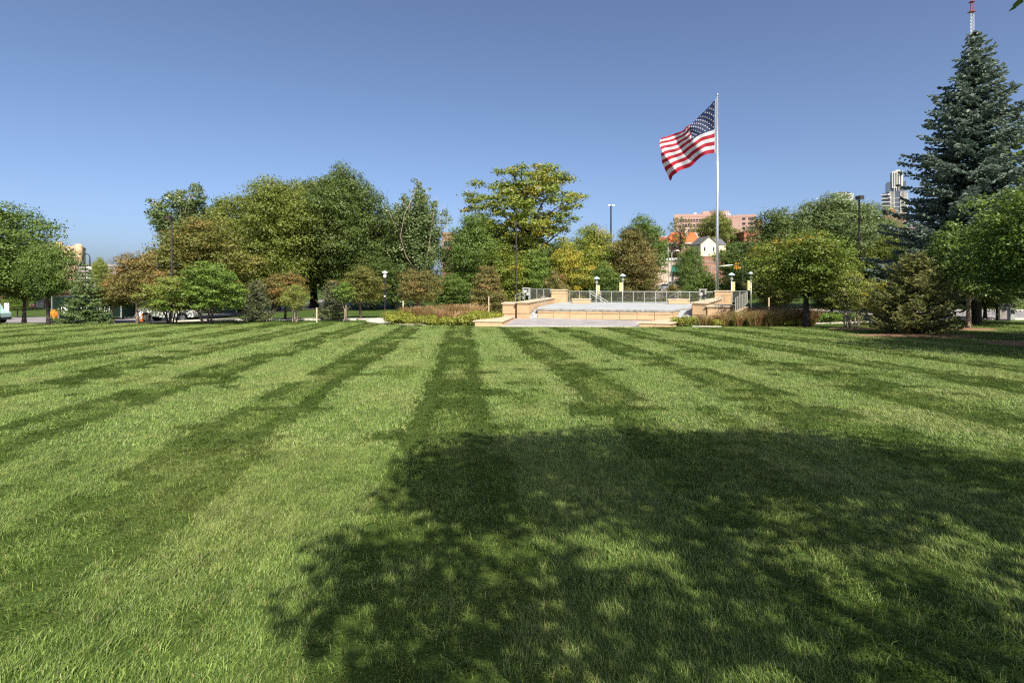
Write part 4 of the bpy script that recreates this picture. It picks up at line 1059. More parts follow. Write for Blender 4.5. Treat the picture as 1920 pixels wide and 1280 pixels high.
railing('long steel mesh railing across the back of the stage deck', [(wx(1067, 62.9), 62.9), (wx(1336, 59.4), 59.4)], [ZD, ZD], 1.15, 13)
railing('short mesh railing left of the rear left pier', [(wx(994, 64.2), 64.2), (wx(1032, 63.2), 63.2)], [ZD + .25, ZD + .25], 1.15, 3)
railing('sloping two-bar railing at the far left of the stage', [(wx(966, 64.8), 64.8), (wx(993, 64.3), 64.3)], [-0.15, ZD + .2], 1.05, 3, wire=False, rails=(1.0, 0.6))
railing('short mesh railing right of the rear right pier', [(wx(1373, 60.2), 60.2), (wx(1401, 59.6), 59.6)], [ZD + .05, ZD + .05], 1.15, 2)
railing('sloping mesh railing along the ramp at the right of the stage', [(wx(1379, 49.2), 49.2), (wx(1400, 58.9), 58.9)], [-0.22, ZD - .1], 1.2, 7)
railing('sloping stair railing behind the left stone bench', [(wx(1106, 61.2), 61.2), (wx(1140, 60.6), 60.6)], [ZD + .1, -0.85], 1.15, 3, wire=False, rails=(1.0, 0.78))
railing('sloping stair railing left of the dark spotlight rig', [(wx(1256, 60.9), 60.9), (wx(1276, 60.6), 60.6)], [ZD - .45, ZD + .15], 1.1, 2, wire=False, rails=(1.0, 0.7))

def handrail(label, pts, posts):
    e = empty('handrail', pts[0]); inv = Matrix.Translation(-Vector(pts[0]))
    mb = MB(); mb.smooth = True; mb.tube(pts, 0.026, 8); o = mb.build('rail', M_rail, e); o.matrix_parent_inverse = inv
    for t, zb in posts:
        k = min(int(t), len(pts) - 2); p = Vector(pts[k]).lerp(Vector(pts[k + 1]), t - k)
        mb = MB(); mb.tube([(p.x, p.y, zb), p], 0.022, 8); o = mb.build('post', M_rail, e); o.matrix_parent_inverse = inv
    tag(e, label, 'handrail', 'handrails of the stage steps')
Y0 = 47.3
handrail('slanting steel handrail on the left stage steps', [(wx(999, 47.9), 47.9, ZP + .55), (wx(999, 47.9), 47.9, ZP + .9), (wx(1003, 48.2), 48.2, ZP + .92), (wx(1017, 50.0), 50.0, ZD + .92), (wx(1021, 50.8), 50.8, ZD + .94), (wx(1021.2, 50.9), 50.9, ZD + .4)], [(0.05, ZP), (3.02, ZD), (3.95, ZD)])
handrail('bent steel handrail on the right wing wall', [(wx(1341, 50.2), 50.2, 0.45), (wx(1341, 50.2), 50.2, 0.80), (wx(1353, 51.0), 51.0, 1.18), (wx(1358, 51.3), 51.3, 1.0), (wx(1358, 51.3), 51.3, 0.6)], [(0.02, 0.3), (1.5, 0.3), (2.0, 0.3), (3.9, 0.3)])

# follow-spot rigs on the wing walls
def rig(label, px, Y, z, w, h, dark):
    e = empty('spotlight_rig', (wx(px, Y), Y, z))
    for s in (-1, 1):
        mb = MB(); mb.box(s * w / 2 - .06, s * w / 2 + .06, -.06, .06, 0, h); mb.build('post', M_rail, e)
    mb = MB(); mb.box(-w / 2 - .12, w / 2 + .12, -.09, .09, h + .002, h + .09); mb.build('crossbar', M_rail, e)
    mb = MB(); mb.tube([(-w / 2, 0, h * .85), (w / 2, 0.02, h * .5)], 0.025, 6); mb.tube([(w / 2, .05, h * .85), (-w / 2, 0.07, h * .5)], 0.025, 6); mb.build('brace', M_rail, e)
    m = M_black if dark else M_rail
    mb = MB(); mb.smooth = True; mb.tube([(-.24, -.30, h * .62), (-.02, .05, h * .76), (.06, .2, h * .80)], [.17, .15, .09], 12)
    lamp = mb.build('lamp_head', m, e)
    mb = MB(); mb.tube([(-.256, -.325, h * .61), (-.245, -.307, h * .618)], [.15, .15], 12); mb.build('lens', M_white, lamp)
    mb = MB(); mb.box(.02, .30, -.2, .1, h * .35, h * .6); mb.build('ballast_box', m, e)
    tag(e, label, 'stage light', 'spotlight rigs on the stage walls')
rig('grey spotlight rig on the left wing wall', 986.5, 55.5, WT, 0.55, 0.98, False)
rig('dark spotlight rig on the right wing wall', 1317.5, 50.2, WT, 0.45, 0.92, True)

# ------------------------------------------------------------------ flagpole and flag
FY = 64.0
fx = wx(1345.2, FY); fz = g(fx, FY)
pole = empty('flagpole', (fx, FY, fz))
ph = wz(180, FY) - fz
mb = MB(); mb.smooth = True; mb.tube([(0, 0, -.2), (0, 0, ph * .35), (0, 0, ph)], [.16, .14, .075], 16); mb.build('shaft', M_steel, pole)
mb = MB(); mb.smooth = True; mb.lathe([(0.02, 0), (.10, .04), (.13, .13), (.10, .22), (.02, .26)], 14, (0, 0, ph)); mb.build('finial', M_steel, pole)
mb = MB(); mb.lathe([(.34, 0), (.30, .10), (.18, .16)], 16); mb.build('base_collar', M_steel, pole)
mb = MB(); mb.tube([(-.17, -.02, 1.2), (-.15, -.02, ph * .5), (-.11, -.02, ph - .1)], .008, 4); mb.build('halyard', M_white, pole)
mb = MB(); mb.box(-.24, -.13, -.03, .03, 1.15, 1.3); mb.build('cleat', M_steel, pole)
tag(pole, 'tall silver flagpole behind the rear right stage pier', 'flagpole')

Tc = [(908, 165), (760, 325), (618, 482), (450, 560), (285, 632)]
Mc = [(905, 525), (760, 585), (600, 668), (415, 800), (250, 862)]
Bc = [(905, 812), (760, 836), (600, 955), (450, 1062), (332, 1137)]
us = [0, .2, .4, .7, 1.0]
def crv(c, u):
    x = np.array([p[0] for p in c]); y = np.array([p[1] for p in c])
    # smoothed piecewise interpolation
    f = lambda q, arr: np.interp(q, us, arr)
    k = [-.06, -.03, 0, .03, .06]
    uu = np.clip(np.array([u + e_ for e_ in k]), 0, 1) if 0.07 < u < 0.93 else np.array([u])
    return float(np.mean(f(uu, x))), float(np.mean(f(uu, y)))
def flag_pt(u, v):
    t, m_, b = crv(Tc, u), crv(Mc, u), crv(Bc, u); vm = 7 / 13
    l0 = (v - vm) * (v - 1) / (vm); l1 = v * (v - 1) / (vm * (vm - 1)); l2 = v * (v - vm) / (1 - vm)
    X = l0 * t[0] + l1 * m_[0] + l2 * b[0]; Yp = l0 * t[1] + l1 * m_[1] + l2 * b[1]
    ph_ = 2 * math.pi * (1.55 * u + 0.55 * v)
    amp = min(1, u * 2.2)
    X += amp * 20 * math.sin(ph_ + 1.2) + amp * 9 * math.sin(ph_ * 2.3 + v * 3)
    Yp += amp * 9 * math.sin(ph_ + 0.4) * (0.4 + v)
    px, py = 1200 + X / 6.4, 160 + Yp / 6.4
    dep = FY - 0.02 + 2.6 * u + amp * (0.55 * math.sin(ph_) + 0.20 * math.sin(ph_ * 2.6 + 4 * v)) - 0.35 * math.sin(math.pi * v) * u
    return Vector((wx(px, dep), dep, wz(py, dep)))
f0 = flag_pt(0, 1)
flag = empty('flag', f0); finv = Matrix.Translation(-f0)
tag(flag, 'stars and stripes flag flying left from the tall silver pole', 'flag')
def patch(name, u0, u1, v0, v1, nu, nv, m, parent):
    mb = MB(); mb.smooth = True
    for j in range(nv + 1):
        for i in range(nu + 1): mb.v.append(tuple(flag_pt(u0 + (u1 - u0) * i / nu, v0 + (v1 - v0) * j / nv)))
    for j in range(nv):
        for i in range(nu): a = j * (nu + 1) + i; mb.f.append((a, a + 1, a + nu + 2, a + nu + 1))
    me = bpy.data.meshes.new(name); me.from_pydata(mb.v, [], mb.f); me.polygons.foreach_set('use_smooth', [True] * len(me.polygons))
    o = mesh_obj(name, me, m, parent); o.matrix_parent_inverse = finv
    return o
for i in range(13):
    patch('stripe', 0.4 if i < 7 else 0.012, 1.0, i / 13, (i + 1) / 13, 44, 2, M_fred if i % 2 == 0 else M_fwhite, flag)
canton = patch('canton', 0.012, 0.4, 0, 7 / 13, 22, 14, M_fblue, flag)
patch('header', 0.0, 0.012, 0, 1, 1, 26, M_fwhite, flag)
star = bpy.data.meshes.new('star')
sv = []; sf = []
for off in (-1, 1):
    b = len(sv); sv.append((0, 0, off * .02))
    for k in range(10):
        a = math.pi / 2 + k * math.pi / 5; q = 1.0 if k % 2 == 0 else 0.42; sv.append((q * math.cos(a), q * math.sin(a), off * .02))
    for k in range(10): sf.append((b, b + 1 + k, b + 1 + (k + 1) % 10))
star.from_pydata(sv, [], sf); star.materials.append(M_fwhite)
for row in range(9):
    for c in range(6 if row % 2 == 0 else 5):
        u = 0.4 * (c * 2 + (1 if row % 2 == 0 else 2)) / 12; v = (7 / 13) * (row + 1) / 10
        p = flag_pt(u, v); du = (flag_pt(u + .01, v) - p).normalized(); dv = (p - flag_pt(u, v + .01)).normalized()
        nz_ = du.cross(dv).normalized(); dv = nz_.cross(du)
        o = bpy.data.objects.new('star', star); COL.objects.link(o); o.parent = canton
        s = 0.10
        o.matrix_local = Matrix.Translation(p) @ Matrix((du * s, dv * s, nz_ * 1.0)).transposed().to_4x4()

# ------------------------------------------------------------------ lamps and poles
def hat_lamp(px, Y, top, label, banner=1):
    X = wx(px, Y); z = g(X, Y); h = wz(top, Y) - z
    e = empty('hat_lamp', (X, Y, z))
    mb = MB(); mb.smooth = True; mb.tube([(0, 0, -.1), (0, 0, h - .85)], .065, 10); mb.build('pole', M_rail, e)
    mb = MB(); mb.lathe([(.07, h - .86), (.17, h - .78), (.17, h - .42), (.12, h - .36)], 12); mb.build('lantern', M_rail, e)
    mb = MB(); mb.smooth = True; mb.lathe([(.40, h - .30), (.36, h - .24), (.20, h - .10), (.06, h - .02), (.01, h)], 18); hat = mb.build('hat', M_copper, e)
    mb = MB(); mb.lathe([(.03, h - .37), (.03, h - .295)], 8); mb.build('hat_stem', M_rail, hat)
    mb = MB(); mb.box(banner * .075, banner * .075 + banner * .30 if banner > 0 else banner * .075, -.02, .02, h - 2.0, h - 1.02) if banner > 0 else mb.box(-.375, -.075, -.02, .02, h - 2.0, h - 1.02)
    mb.build('banner', M_yellow, e)
    mb = MB(); mb.tube([(0, 0, h - 1.0), (banner * .4, 0, h - 1.0)], .012, 6); mb.tube([(0, 0, h - 2.02), (banner * .4, 0, h - 2.02)], .012, 6); mb.build('banner_arm', M_rail, e)
    tag(e, label, 'lamp', 'copper hat lamps behind the stage')
hat_lamp(1118.5, 65, 518, 'leftmost copper hat lamp behind the stage railing')
hat_lamp(1167.5, 65.5, 513, 'second copper hat lamp from the left behind the stage', -1)
hat_lamp(1371.5, 63, 511, 'copper hat lamp behind the rear right pier beside the flagpole')
hat_lamp(1408, 64, 509, 'rightmost copper hat lamp right of the stage railing', -1)

def area_light(px, Y, top, label, name='area_light', twin=False, r0=.09, m=M_bronze, head=.36):
    X = wx(px, Y); z = g(X, Y); h = wz(top, Y) - z
    e = empty(name, (X, Y, z))
    mb = MB(); mb.tube([(0, 0, -.2), (0, 0, h - .3)], [r0 * 1.2, r0 * .8], 8); mb.build('pole', m, e)
    mb = MB(); mb.box(-.2, .2, -.2, .2, -.1, .35); mb.build('footing', M_conc, e)
    for s in ((-1, 1) if twin else (1,)):
        x0 = s * head * .75 if twin else -head * .2
        mb = MB(); mb.box(x0 - head / 2, x0 + head / 2, -.55, .15, h - .3, h); b = mb.build('lamp_head', M_white if twin else m, e)
        mb = MB(); mb.box(x0 - head / 2 + .06, x0 + head / 2 - .06, -.48, .08, h - .32, h - .302); mb.build('lens', M_white, b)
    tag(e, label, 'light pole', 'tall area light poles')
area_light(968, 65.5, 417, 'tall dark square-headed light pole at the left end of the stage')
area_light(322, 53, 406, 'tall dark square-headed light pole left of the left poplar')
area_light(1611, 50, 368, 'tall dark square-headed light pole in front of the broad olive tree at right')
area_light(1145.5, 150, 384, 'far pole with twin white heads above the middle trees', twin=True, r0=.22, m=M_black, head=.7)

def post_lamp(px, Y, top, label):
    X = wx(px, Y); z = g(X, Y); h = wz(top, Y) - z
    e = empty('post_lamp', (X, Y, z))
    mb = MB(); mb.tube([(0, 0, -.1), (0, 0, h - .6)], [.075, .055], 8); mb.build('pole', M_black, e)
    mb = MB(); mb.lathe([(.06, h - .62), (.13, h - .56), (.14, h - .26), (.10, h - .2)], 10); mb.build('lantern', M_white, e)
    mb = MB(); mb.lathe([(.26, h - .16), (.24, h - .08), (.05, h)], 12); mb.build('cap', M_white, e)
    mb = MB(); mb.tube([(0, 0, h - .22), (0, 0, h - .1)], .04, 6); mb.build('stem', M_black, e)
    mb = MB(); mb.lathe([(.02, h * .46), (.09, h * .48), (.02, h * .5)], 8, (.02, -.09, 0)); mb.build('camera_dome', M_white, e)
    tag(e, label, 'lamp')
post_lamp(721.5, 51.5, 508, 'black park lamp with white lantern beside the curved path')

def crook_lamp(px, Y, top, label):
    X = wx(px, Y); z = g(X, Y); h = wz(top, Y) - z
    e = empty('crook_lamp', (X, Y, z))
    mb = MB(); mb.smooth = True; mb.tube([(0, 0, -.1), (0, 0, h - .6)], [.09, .06], 8)
    mb.tube([(0, 0, h - .62)] + [(-.32 + .32 * math.cos(a), 0, h - .34 + .34 * math.sin(a)) for a in np.linspace(0, math.pi, 9)] + [(-.64, 0, h - .62)], .04, 8)
    mb.build('pole', M_black, e)
    mb = MB(); mb.smooth = True; mb.lathe([(.42, h - 1.12), (.30, h - .98), (.18, h - .92), (.16, h - .66), (.05, h - .60)], 14, (-.64, 0, 0)); mb.build('bell_shade', M_black, e)
    for k, (zz, w) in enumerate(((h - 1.32, .45), (h - 2.1, .36))):
        mb = MB(); mb.box(.06 - .3, .06 + w - .3, -.12, -.09, zz - .16, zz + .16); mb.build('sign', M_white, e)
    tag(e, label, 'lamp')
crook_lamp(168.5, 53, 476, 'black shepherd-crook lamp with bell shade above the left trees')

def cobra(px, Y, top, label, dx):
    X = wx(px, Y); z = g(X, Y); h = wz(top, Y) - z
    e = empty('street_light', (X, Y, z))
    mb = MB(); mb.smooth = True; mb.tube([(0, 0, -.2), (0, 0, h - .5), (dx * .15, 0, h - .15), (dx * .6, 0, h)], [.11, .09, .06, .05], 8); mb.build('pole', M_steel, e)
    mb = MB(); mb.smooth = True; mb.tube([(dx * .55, 0, h), (dx * .8, 0, h + .03), (dx * 1.1, 0, h - .04)], [.06, .15, .08], 8); mb.build('lamp_head', M_white, e)
    tag(e, label, 'street light', 'street lights along the road behind')
cobra(1259.5, 120, 470, 'curved street light by the beige shop', 1.4)
cobra(1393, 105, 462, 'curved street light right of the traffic signal', 2.2)
X = wx(1253.5, 118); e = empty('utility_pole', (X, 118, g(X, 118))); h = wz(466, 118) - g(X, 118)
mb = MB(); mb.tube([(0, 0, -.2), (0, 0, h)], [.1, .06], 8); mb.build('pole', M_rail, e); mb = MB(); mb.box(-.5, .5, -.04, .04, h - .6, h - .5); mb.build('crossarm', M_rail, e)
tag(e, 'thin grey pole just left of the curved street light by the beige shop', 'pole')
X = wx(1333, 104); e = empty('traffic_signal', (X, 104, g(X, 104))); h = wz(500, 104) - g(X, 104)
mb = MB(); mb.tube([(0, 0, -.2), (0, 0, h), ((1362 - 1333) / F * 104, 0, h + .2), (wx(1386, 104) - X, 0, h + .42)], [.14, .1, .08, .05], 8); mb.build('mast_arm', M_rail, e)
for k, px in enumerate((1378, 1384.5)):
    q = wx(px, 104) - X; mb = MB(); mb.box(q - .2, q + .2, -.45, -.1, h - .45, h + .75); b = mb.build('signal_head', M_signal, e)
    for j in range(3):
        mb = MB(); mb.tube([(q, -.62, h - .22 + j * .37), (q, -.452, h - .22 + j * .37)], .13, 10); mb.build('visor', M_signal, b)
tag(e, 'yellow traffic signal on a mast arm right of the flagpole', 'traffic signal')

def bollard(px, Y, top, bot, label):
    X = wx(px, Y); z = g(X, Y); h = wz(top, Y) - z; e = empty('marker_post', (X, Y, z))
    mb = MB(); mb.box(-.05, .05, -.05, .05, -.1, h - .06); mb.build('shaft', M_cap, e, .01)
    mb = MB(); mb.box(-.062, .062, -.062, .062, h - .058, h); mb.build('cap', M_cap, e, .01)
    tag(e, label, 'post', 'pale square marker posts')
bollard(594, 47.5, 577, 600, 'pale square post at the lawn edge near the dark young pine')
bollard(756, 50.5, 564, 586, 'pale square post left of the red-brown grass bed')
bollard(916.5, 52, 556, 576, 'pale square post in front of the cone-shaped brown-green tree')
bollard(1441.5, 50, 558, 580, 'pale square post behind the right red-brown grass')

X = wx(878.5, 60); e = empty('blue_sign', (X, 60, g(X, 60))); h = wz(546, 60) - g(X, 60)
mb = MB(); mb.tube([(0, 0, -.1), (0, 0, h - .05)], .035, 6); mb.build('pole', M_rail, e); mb = MB(); mb.box(-.16, .16, -.06, -.036, h - .62, h); mb.build('panel', M_signblue, e)
tag(e, 'small pale blue sign on a post left of the cone-shaped tree', 'sign')

# information kiosk at the right street
X, Yk = wx(1884, 49.5), 49.5; e = empty('notice_kiosk', (X, Yk, g(X, Yk)), R(-12))
mb = MB(); mb.prism([(-.62, -.25), (.28, -.25), (.28, .12), (-.62, .12)], 0.02, 1.36); mb.build('cabinet', M_black, e, .02)
mb = MB(); mb.box(-.50, .02, -.272, -.252, .18, .92); mb.build('poster', M_grey, e)
mb = MB(); mb.box(.30, .66, -.2, .16, .1, 1.1); b = mb.build('paper_box', M_rail, e, .02)
mb = MB(); mb.box(.35, .61, -.214, -.202, .62, .98); mb.build('window', M_glassd, b)
mb = MB(); mb.box(-.72, .74, -.34, .24, 1.362, 1.44); mb.build('roof', M_black, e, .02)
tag(e, 'dark notice kiosk with grey paper box beside the right street', 'kiosk')

# ------------------------------------------------------------------ vehicles
def wheel(e, x, y, r, w, rim=M_chrome):
    mb = MB(); mb.smooth = False; mb.tube([(x, y - w / 2, r), (x, y + w / 2, r)], r, 18); o = mb.build('wheel', M_rubber, e)
    s = -1 if y < 0 else 1
    mb = MB(); mb.tube([(x, y + s * (w / 2 - .01), r), (x, y + s * (w / 2 + .012), r)], r * .62, 12); h_ = mb.build('rim', rim, o)
    return o

def car(label, X, Y, rz, paint, suv=False, s=1.0):
    e = empty('parked_car', (X, Y, g(X, Y) + .1), rz); e.scale = (s, s, s)
    hgt = 1.72 if suv else 1.45
    body = [(-2.25, .45), (-2.2, .35), (2.2, .32), (2.27, .5), (2.2, .78), (1.15, .92), (-1.7, .98), (-2.2, .9)]
    mb = MB(); mb.profile(body, -.88, .88); mb.build('body', paint, e, .06)
    xb = -2.05 if suv else -1.6
    def trap(y0, z0, y1, z1, xa, xb_, xc, xd):
        mb = MB(); mb.add([(xa, -y0, z0), (xb_, -y0, z0), (xb_, y0, z0), (xa, y0, z0), (xc, -y1, z1), (xd, -y1, z1), (xd, y1, z1), (xc, y1, z1)],
                          [(0, 3, 2, 1), (4, 5, 6, 7), (0, 1, 5, 4), (1, 2, 6, 5), (2, 3, 7, 6), (3, 0, 4, 7)]); return mb
    trap(.84, .90, .66, hgt - .10, xb - .1, 1.15, xb + .35, .35).build('windows', M_glassd, e, .03)
    trap(.67, hgt - .102, .60, hgt, xb + .33, .37, xb + .5, .22).build('roof', paint, e, .03)
    for x in (-1.38, 1.38):
        for y in (-.80, .80): wheel(e, x, y, .33, .22)
    for y in (-.66, .66):
        mb = MB(); mb.box(2.18, 2.262, y - .18, y + .18, .58, .74); mb.build('headlight', M_white, e)
        mb = MB(); mb.box(-2.262, -2.18, y - .18, y + .18, .66, .84); mb.build('taillight', M_red, e)
    tag(e, label, 'car', 'cars parked behind the stage')
def carp(px, py_bottom, Y): return wx(px, Y), Y
car('grey-blue hatchback parked in front of the beige shop', wx(1247, 122), 122, R(150), M_carg, s=1.0)
car('silver car parked just behind the grey-blue hatchback', wx(1259, 132), 132, R(150), M_cars, True)
car('blue car half hidden left of the flagpole foot', wx(1338, 112), 112, R(170), M_carb)
car('pale car half hidden right of the rightmost hat lamp', wx(1418, 108), 108, R(170), M_cars)

# white pickup with trailer
TY = 58.5
X = wx(318, TY); pk = empty('pickup_truck', (X, TY, g(X, TY) + .07), R(2))
mb = MB(); mb.profile([(-2.75, .55), (-.55, .5), (-.55, 1.32), (-2.78, 1.30)], -.95, .95); mb.build('bed', M_white, pk, .04)
mb = MB(); mb.profile([(-.54, .42), (2.75, .42), (2.8, .7), (2.75, 1.10), (1.55, 1.24), (-.54, 1.32)], -.95, .95); mb.build('cab_body', M_white, pk, .05)
mb = MB(); mb.add([(-.52, -.9, 1.33), (1.35, -.9, 1.26), (1.35, .9, 1.26), (-.52, .9, 1.33), (-.35, -.74, 1.80), (.62, -.74, 1.80), (.62, .74, 1.80), (-.35, .74, 1.80)],
                  [(0, 3, 2, 1), (4, 5, 6, 7), (0, 1, 5, 4), (1, 2, 6, 5), (2, 3, 7, 6), (3, 0, 4, 7)]); mb.build('windows', M_glassd, pk, .03)
mb = MB(); mb.box(-.42, .68, -.76, .76, 1.803, 1.90); mb.build('roof', M_white, pk, .04)
for x in (-1.75, 1.75):
    for y in (-.86, .86):
        wheel(pk, x, y, .41, .26)
        mb = MB(); mb.tube([(x, y - .02 + (.115 if y > 0 else -.115), .44), (x, y + .02 + (.115 if y > 0 else -.115), .44)], .52, 18); mb.build('wheel_arch', M_black, pk)
for y in (-.86, .86):
    mb = MB(); mb.box(-2.80, -2.70, y - .08, y + .08, .95, 1.28); mb.build('taillight', M_red, pk)
    mb = MB(); mb.box(2.70, 2.82, y - .12, y + .1, .8, 1.0); mb.build('headlight', M_white, pk)
mb = MB(); mb.box(-2.95, -2.79, -.9, .9, .5, .68); mb.build('rear_bumper', M_chrome, pk, .03)
mb = MB(); mb.box(-2.815, -2.785, -.72, .72, .74, 1.24); mb.build('tailgate', M_white, pk, .01)
tag(pk, 'white pickup truck parked on the street behind the left trees', 'truck')

x0, x1 = wx(112, 57.5), wx(241, 57.5); TL = x1 - x0
tz = g((x0 + x1) / 2, 57.5) + .06
tr = empty('box_trailer', (x0, 57.5, tz))
mb = MB(); mb.box(0, TL, -1.0, 1.1, .5, 2.55); mb.build('box', M_trailer, tr, .04)
mb = MB(); mb.box(-.04, TL + .04, -1.03, 1.13, .36, .498); mb.build('chassis', M_black, tr)
for x in (TL * .42, TL * .55): wheel(tr, x, -.92, .36, .24); wheel(tr, x, 1.02, .36, .24)
mb = MB(); mb.tube([(TL, -.6, .5), (TL + 1.6, .05, .5)], .05, 6); mb.tube([(TL, .7, .5), (TL + 1.6, .05, .5)], .05, 6); mb.build('hitch', M_black, tr)
dx0 = wx(225, 57.5) - x0; dx1 = wx(242, 57.5) - x0 - .12
door = MB().box(dx0 + .05, dx1 - .05, -1.03, -1.004, .62, 2.3).build('side_door', M_trailer, tr)
for a, b, c, d in ((dx0, dx0 + .045, .58, 2.36), (dx1 - .045, dx1, .58, 2.36), (dx0 + .046, dx1 - .046, .58, .618), (dx0 + .046, dx1 - .046, 2.302, 2.36)):
    MB().box(a, b, -1.04, -1.004, c, d).build('door_frame', M_rail, door)
MB().box(dx0 + .1, dx0 + .2, -1.06, -1.032, 1.3, 1.4).build('handle', M_chrome, door)
for a in (0.0, TL - .06): MB().box(a - .005, a + .065, -1.035, -.99, .5, 2.56).build('corner_trim', M_rail, tr)
# round emblem and lettering
ecx, ecz = wx(137.5, 57.5) - x0, wz(578, 57.5) - tz
mb = MB(); n = 36
for k in range(n):
    a = R(60) + k * R(300) / (n - 1)
    for q in (.36, .42): mb.v.append((ecx + q * math.cos(a), -1.012, ecz + q * math.sin(a)))
for k in range(n - 1): mb.f.append((2 * k, 2 * k + 1, 2 * k + 3, 2 * k + 2))
mb.build('emblem_ring', M_white, tr)
for (cx, cz, L_, w, a) in ((-.10, .08, .30, .12, R(-28)), (.10, -.10, .34, .14, R(-20)), (-.06, -.22, .22, .07, R(25))):
    mb = MB(); pts = []
    for k in range(12):
        t = 2 * math.pi * k / 12; px_, pz_ = L_ * .5 * math.cos(t), w * .5 * math.sin(t) * (1 + .3 * math.cos(t))
        pts.append((ecx + cx + px_ * math.cos(a) - pz_ * math.sin(a), -1.012, ecz + cz + px_ * math.sin(a) + pz_ * math.cos(a)))
    mb.add(pts, [tuple(range(12))]); mb.build('emblem_leaf', M_white, tr)
for ch, px in zip("MULHALL'S", (153, 164, 178, 193, 203.5, 212.5, 221, 228, 233.5)):
    cu = bpy.data.curves.new('letter', 'FONT'); cu.body = ch; cu.size = .62 if ch != 'H' else .66; cu.extrude = .004; cu.align_x = 'CENTER'
    cu.offset = .006
    cu.materials.append(M_white)
    tmp = bpy.data.objects.new('letter_curve', cu); COL.objects.link(tmp); bpy.context.view_layer.update()
    lme = bpy.data.meshes.new_from_object(tmp.evaluated_get(bpy.context.evaluated_depsgraph_get())); bpy.data.objects.remove(tmp)
    o = mesh_obj('letter', lme, M_white, tr)
    o.location = (wx(px, 56.5) - wx(137.5, 56.5) + ecx, -1.012, ecz - .22); o.rotation_euler = (R(90), 0, 0)
tag(tr, 'dark green enclosed trailer with white lettering behind the small spruce', 'trailer')

# orange wood chipper left of the trailer
X = wx(103, 56.5); e = empty('wood_chipper', (X, 56.5, g(X, 56.5)))
mb = MB(); mb.profile([(-.35, .30), (.38, .30), (.42, .85), (.20, 1.42), (-.40, 1.0)], -.45, .45); mb.build('hopper', M_orange, e, .03)
mb = MB(); mb.tube([(-.1, .5, 1.3), (-.1, .5, 1.7), (-.45, .5, 1.95)], .10, 8); mb.build('chute', M_orange, e)
mb = MB(); mb.box(-.4, .46, -.47, .47, .16, .296); mb.build('frame', M_black, e)
for y in (-.52, .52): wheel(e, .0, y, .28, .16)
MB().box(-.02, .06, -.475, -.452, .5, .8).build('latch', M_black, e)
tag(e, 'orange wood chipper behind the thick dark trunk at left', 'machine')
X = wx(110, 55.6); e = empty('sign_post', (X, 55.6, g(X, 55.6))); MB().box(-.05, .05, -.04, .04, -.1, 1.5).build('post', M_rail, e); MB().box(-.08, .08, -.06, -.042, 1.0, 1.5).build('plate', M_cap, e)
tag(e, 'short pale post beside the left end of the green trailer', 'post')
X = wx(265.5, 57.0); e = empty('traffic_cone', (X, 57, g(X, 57) + .07)); MB().box(-.24, .24, -.24, .24, 0, .05).build('base', M_black, e)
mb = MB(); mb.smooth = True; mb.lathe([(.19, .052), (.12, .40), (.05, .82), (.03, .84)], 14); c = mb.build('cone', M_cone, e)
mb = MB(); mb.lathe([(.118, .44), (.094, .58)], 14); mb.build('reflective_band', M_white, c)
tag(e, 'orange traffic cone between trailer and white pickup', 'cone')
# van at the left frame edge
X = wx(-42, 55); e = empty('delivery_van', (X, 55, g(X, 55) + .07))
mb = MB(); mb.profile([(-2.4, .4), (2.35, .4), (2.4, 1.0), (1.7, 1.25), (1.2, 2.1), (-2.4, 2.15)], -.95, .95); mb.build('body', M_teal, e, .05)
MB().box(.2, 1.2, -.965, -.952, 1.2, 1.85).build('side_window', M_glassd, e); MB().box(-2.0, -.1, -.965, -.952, 1.25, 1.85).build('side_window', M_glassd, e)
for x in (-1.5, 1.55): wheel(e, x, -.86, .36, .24); wheel(e, x, .86, .36, .24)
MB().box(2.3, 2.42, -.8, -.5, .75, .95).build('headlight', M_white, e); MB().box(2.36, 2.46, -.85, .85, .42, .6).build('bumper', M_black, e)
tag(e, 'pale teal van cut off by the left frame edge', 'van')

# ------------------------------------------------------------------ buildings
def building(name, label, px0, px1, ptop, Y, depth, m, zbase=None, rz=0.0, parapet=0.4, pm=None):
    """a box building whose front spans px0..px1 at distance Y; returns empty (front-left base), width, height"""
    x0, x1 = wx(px0, Y), wx(px1, Y); xc = (x0 + x1) / 2
    zb = (g(xc, Y) - 1.0) if zbase is None else zbase
    h = wz(ptop, Y) - zb; w = (x1 - x0) * (math.cos(rz) if abs(rz) > R(10) else 1)
    e = empty(name, (xc, Y, zb), rz)
    MB().box(-w / 2, w / 2, 0, depth, 0, h - parapet).build('wall', m, e)
    if parapet: MB().box(-w / 2 - .15, w / 2 + .15, -.15, depth + .15, h - parapet + .002, h).build('parapet', pm or m, e)
    tag(e, label, 'building')
    return e, w, h
def win(e, x, z, w, h, m=M_glassd, y=0.0, name='window', frame=None, d=.12):
    f = MB().box(x - w / 2, x + w / 2, y - .04, y - .003, z, z + h).build(name, frame or m, e)
    if frame: MB().box(x - w / 2 + d, x + w / 2 - d, y - .07, y - .042, z + d, z + h - d).build('pane', m, f)
    return f
def pz(e, py, Y): return wz(py, Y) - e.location.z
def pxl(e, px, Y): return wx(px, Y) - e.location.x

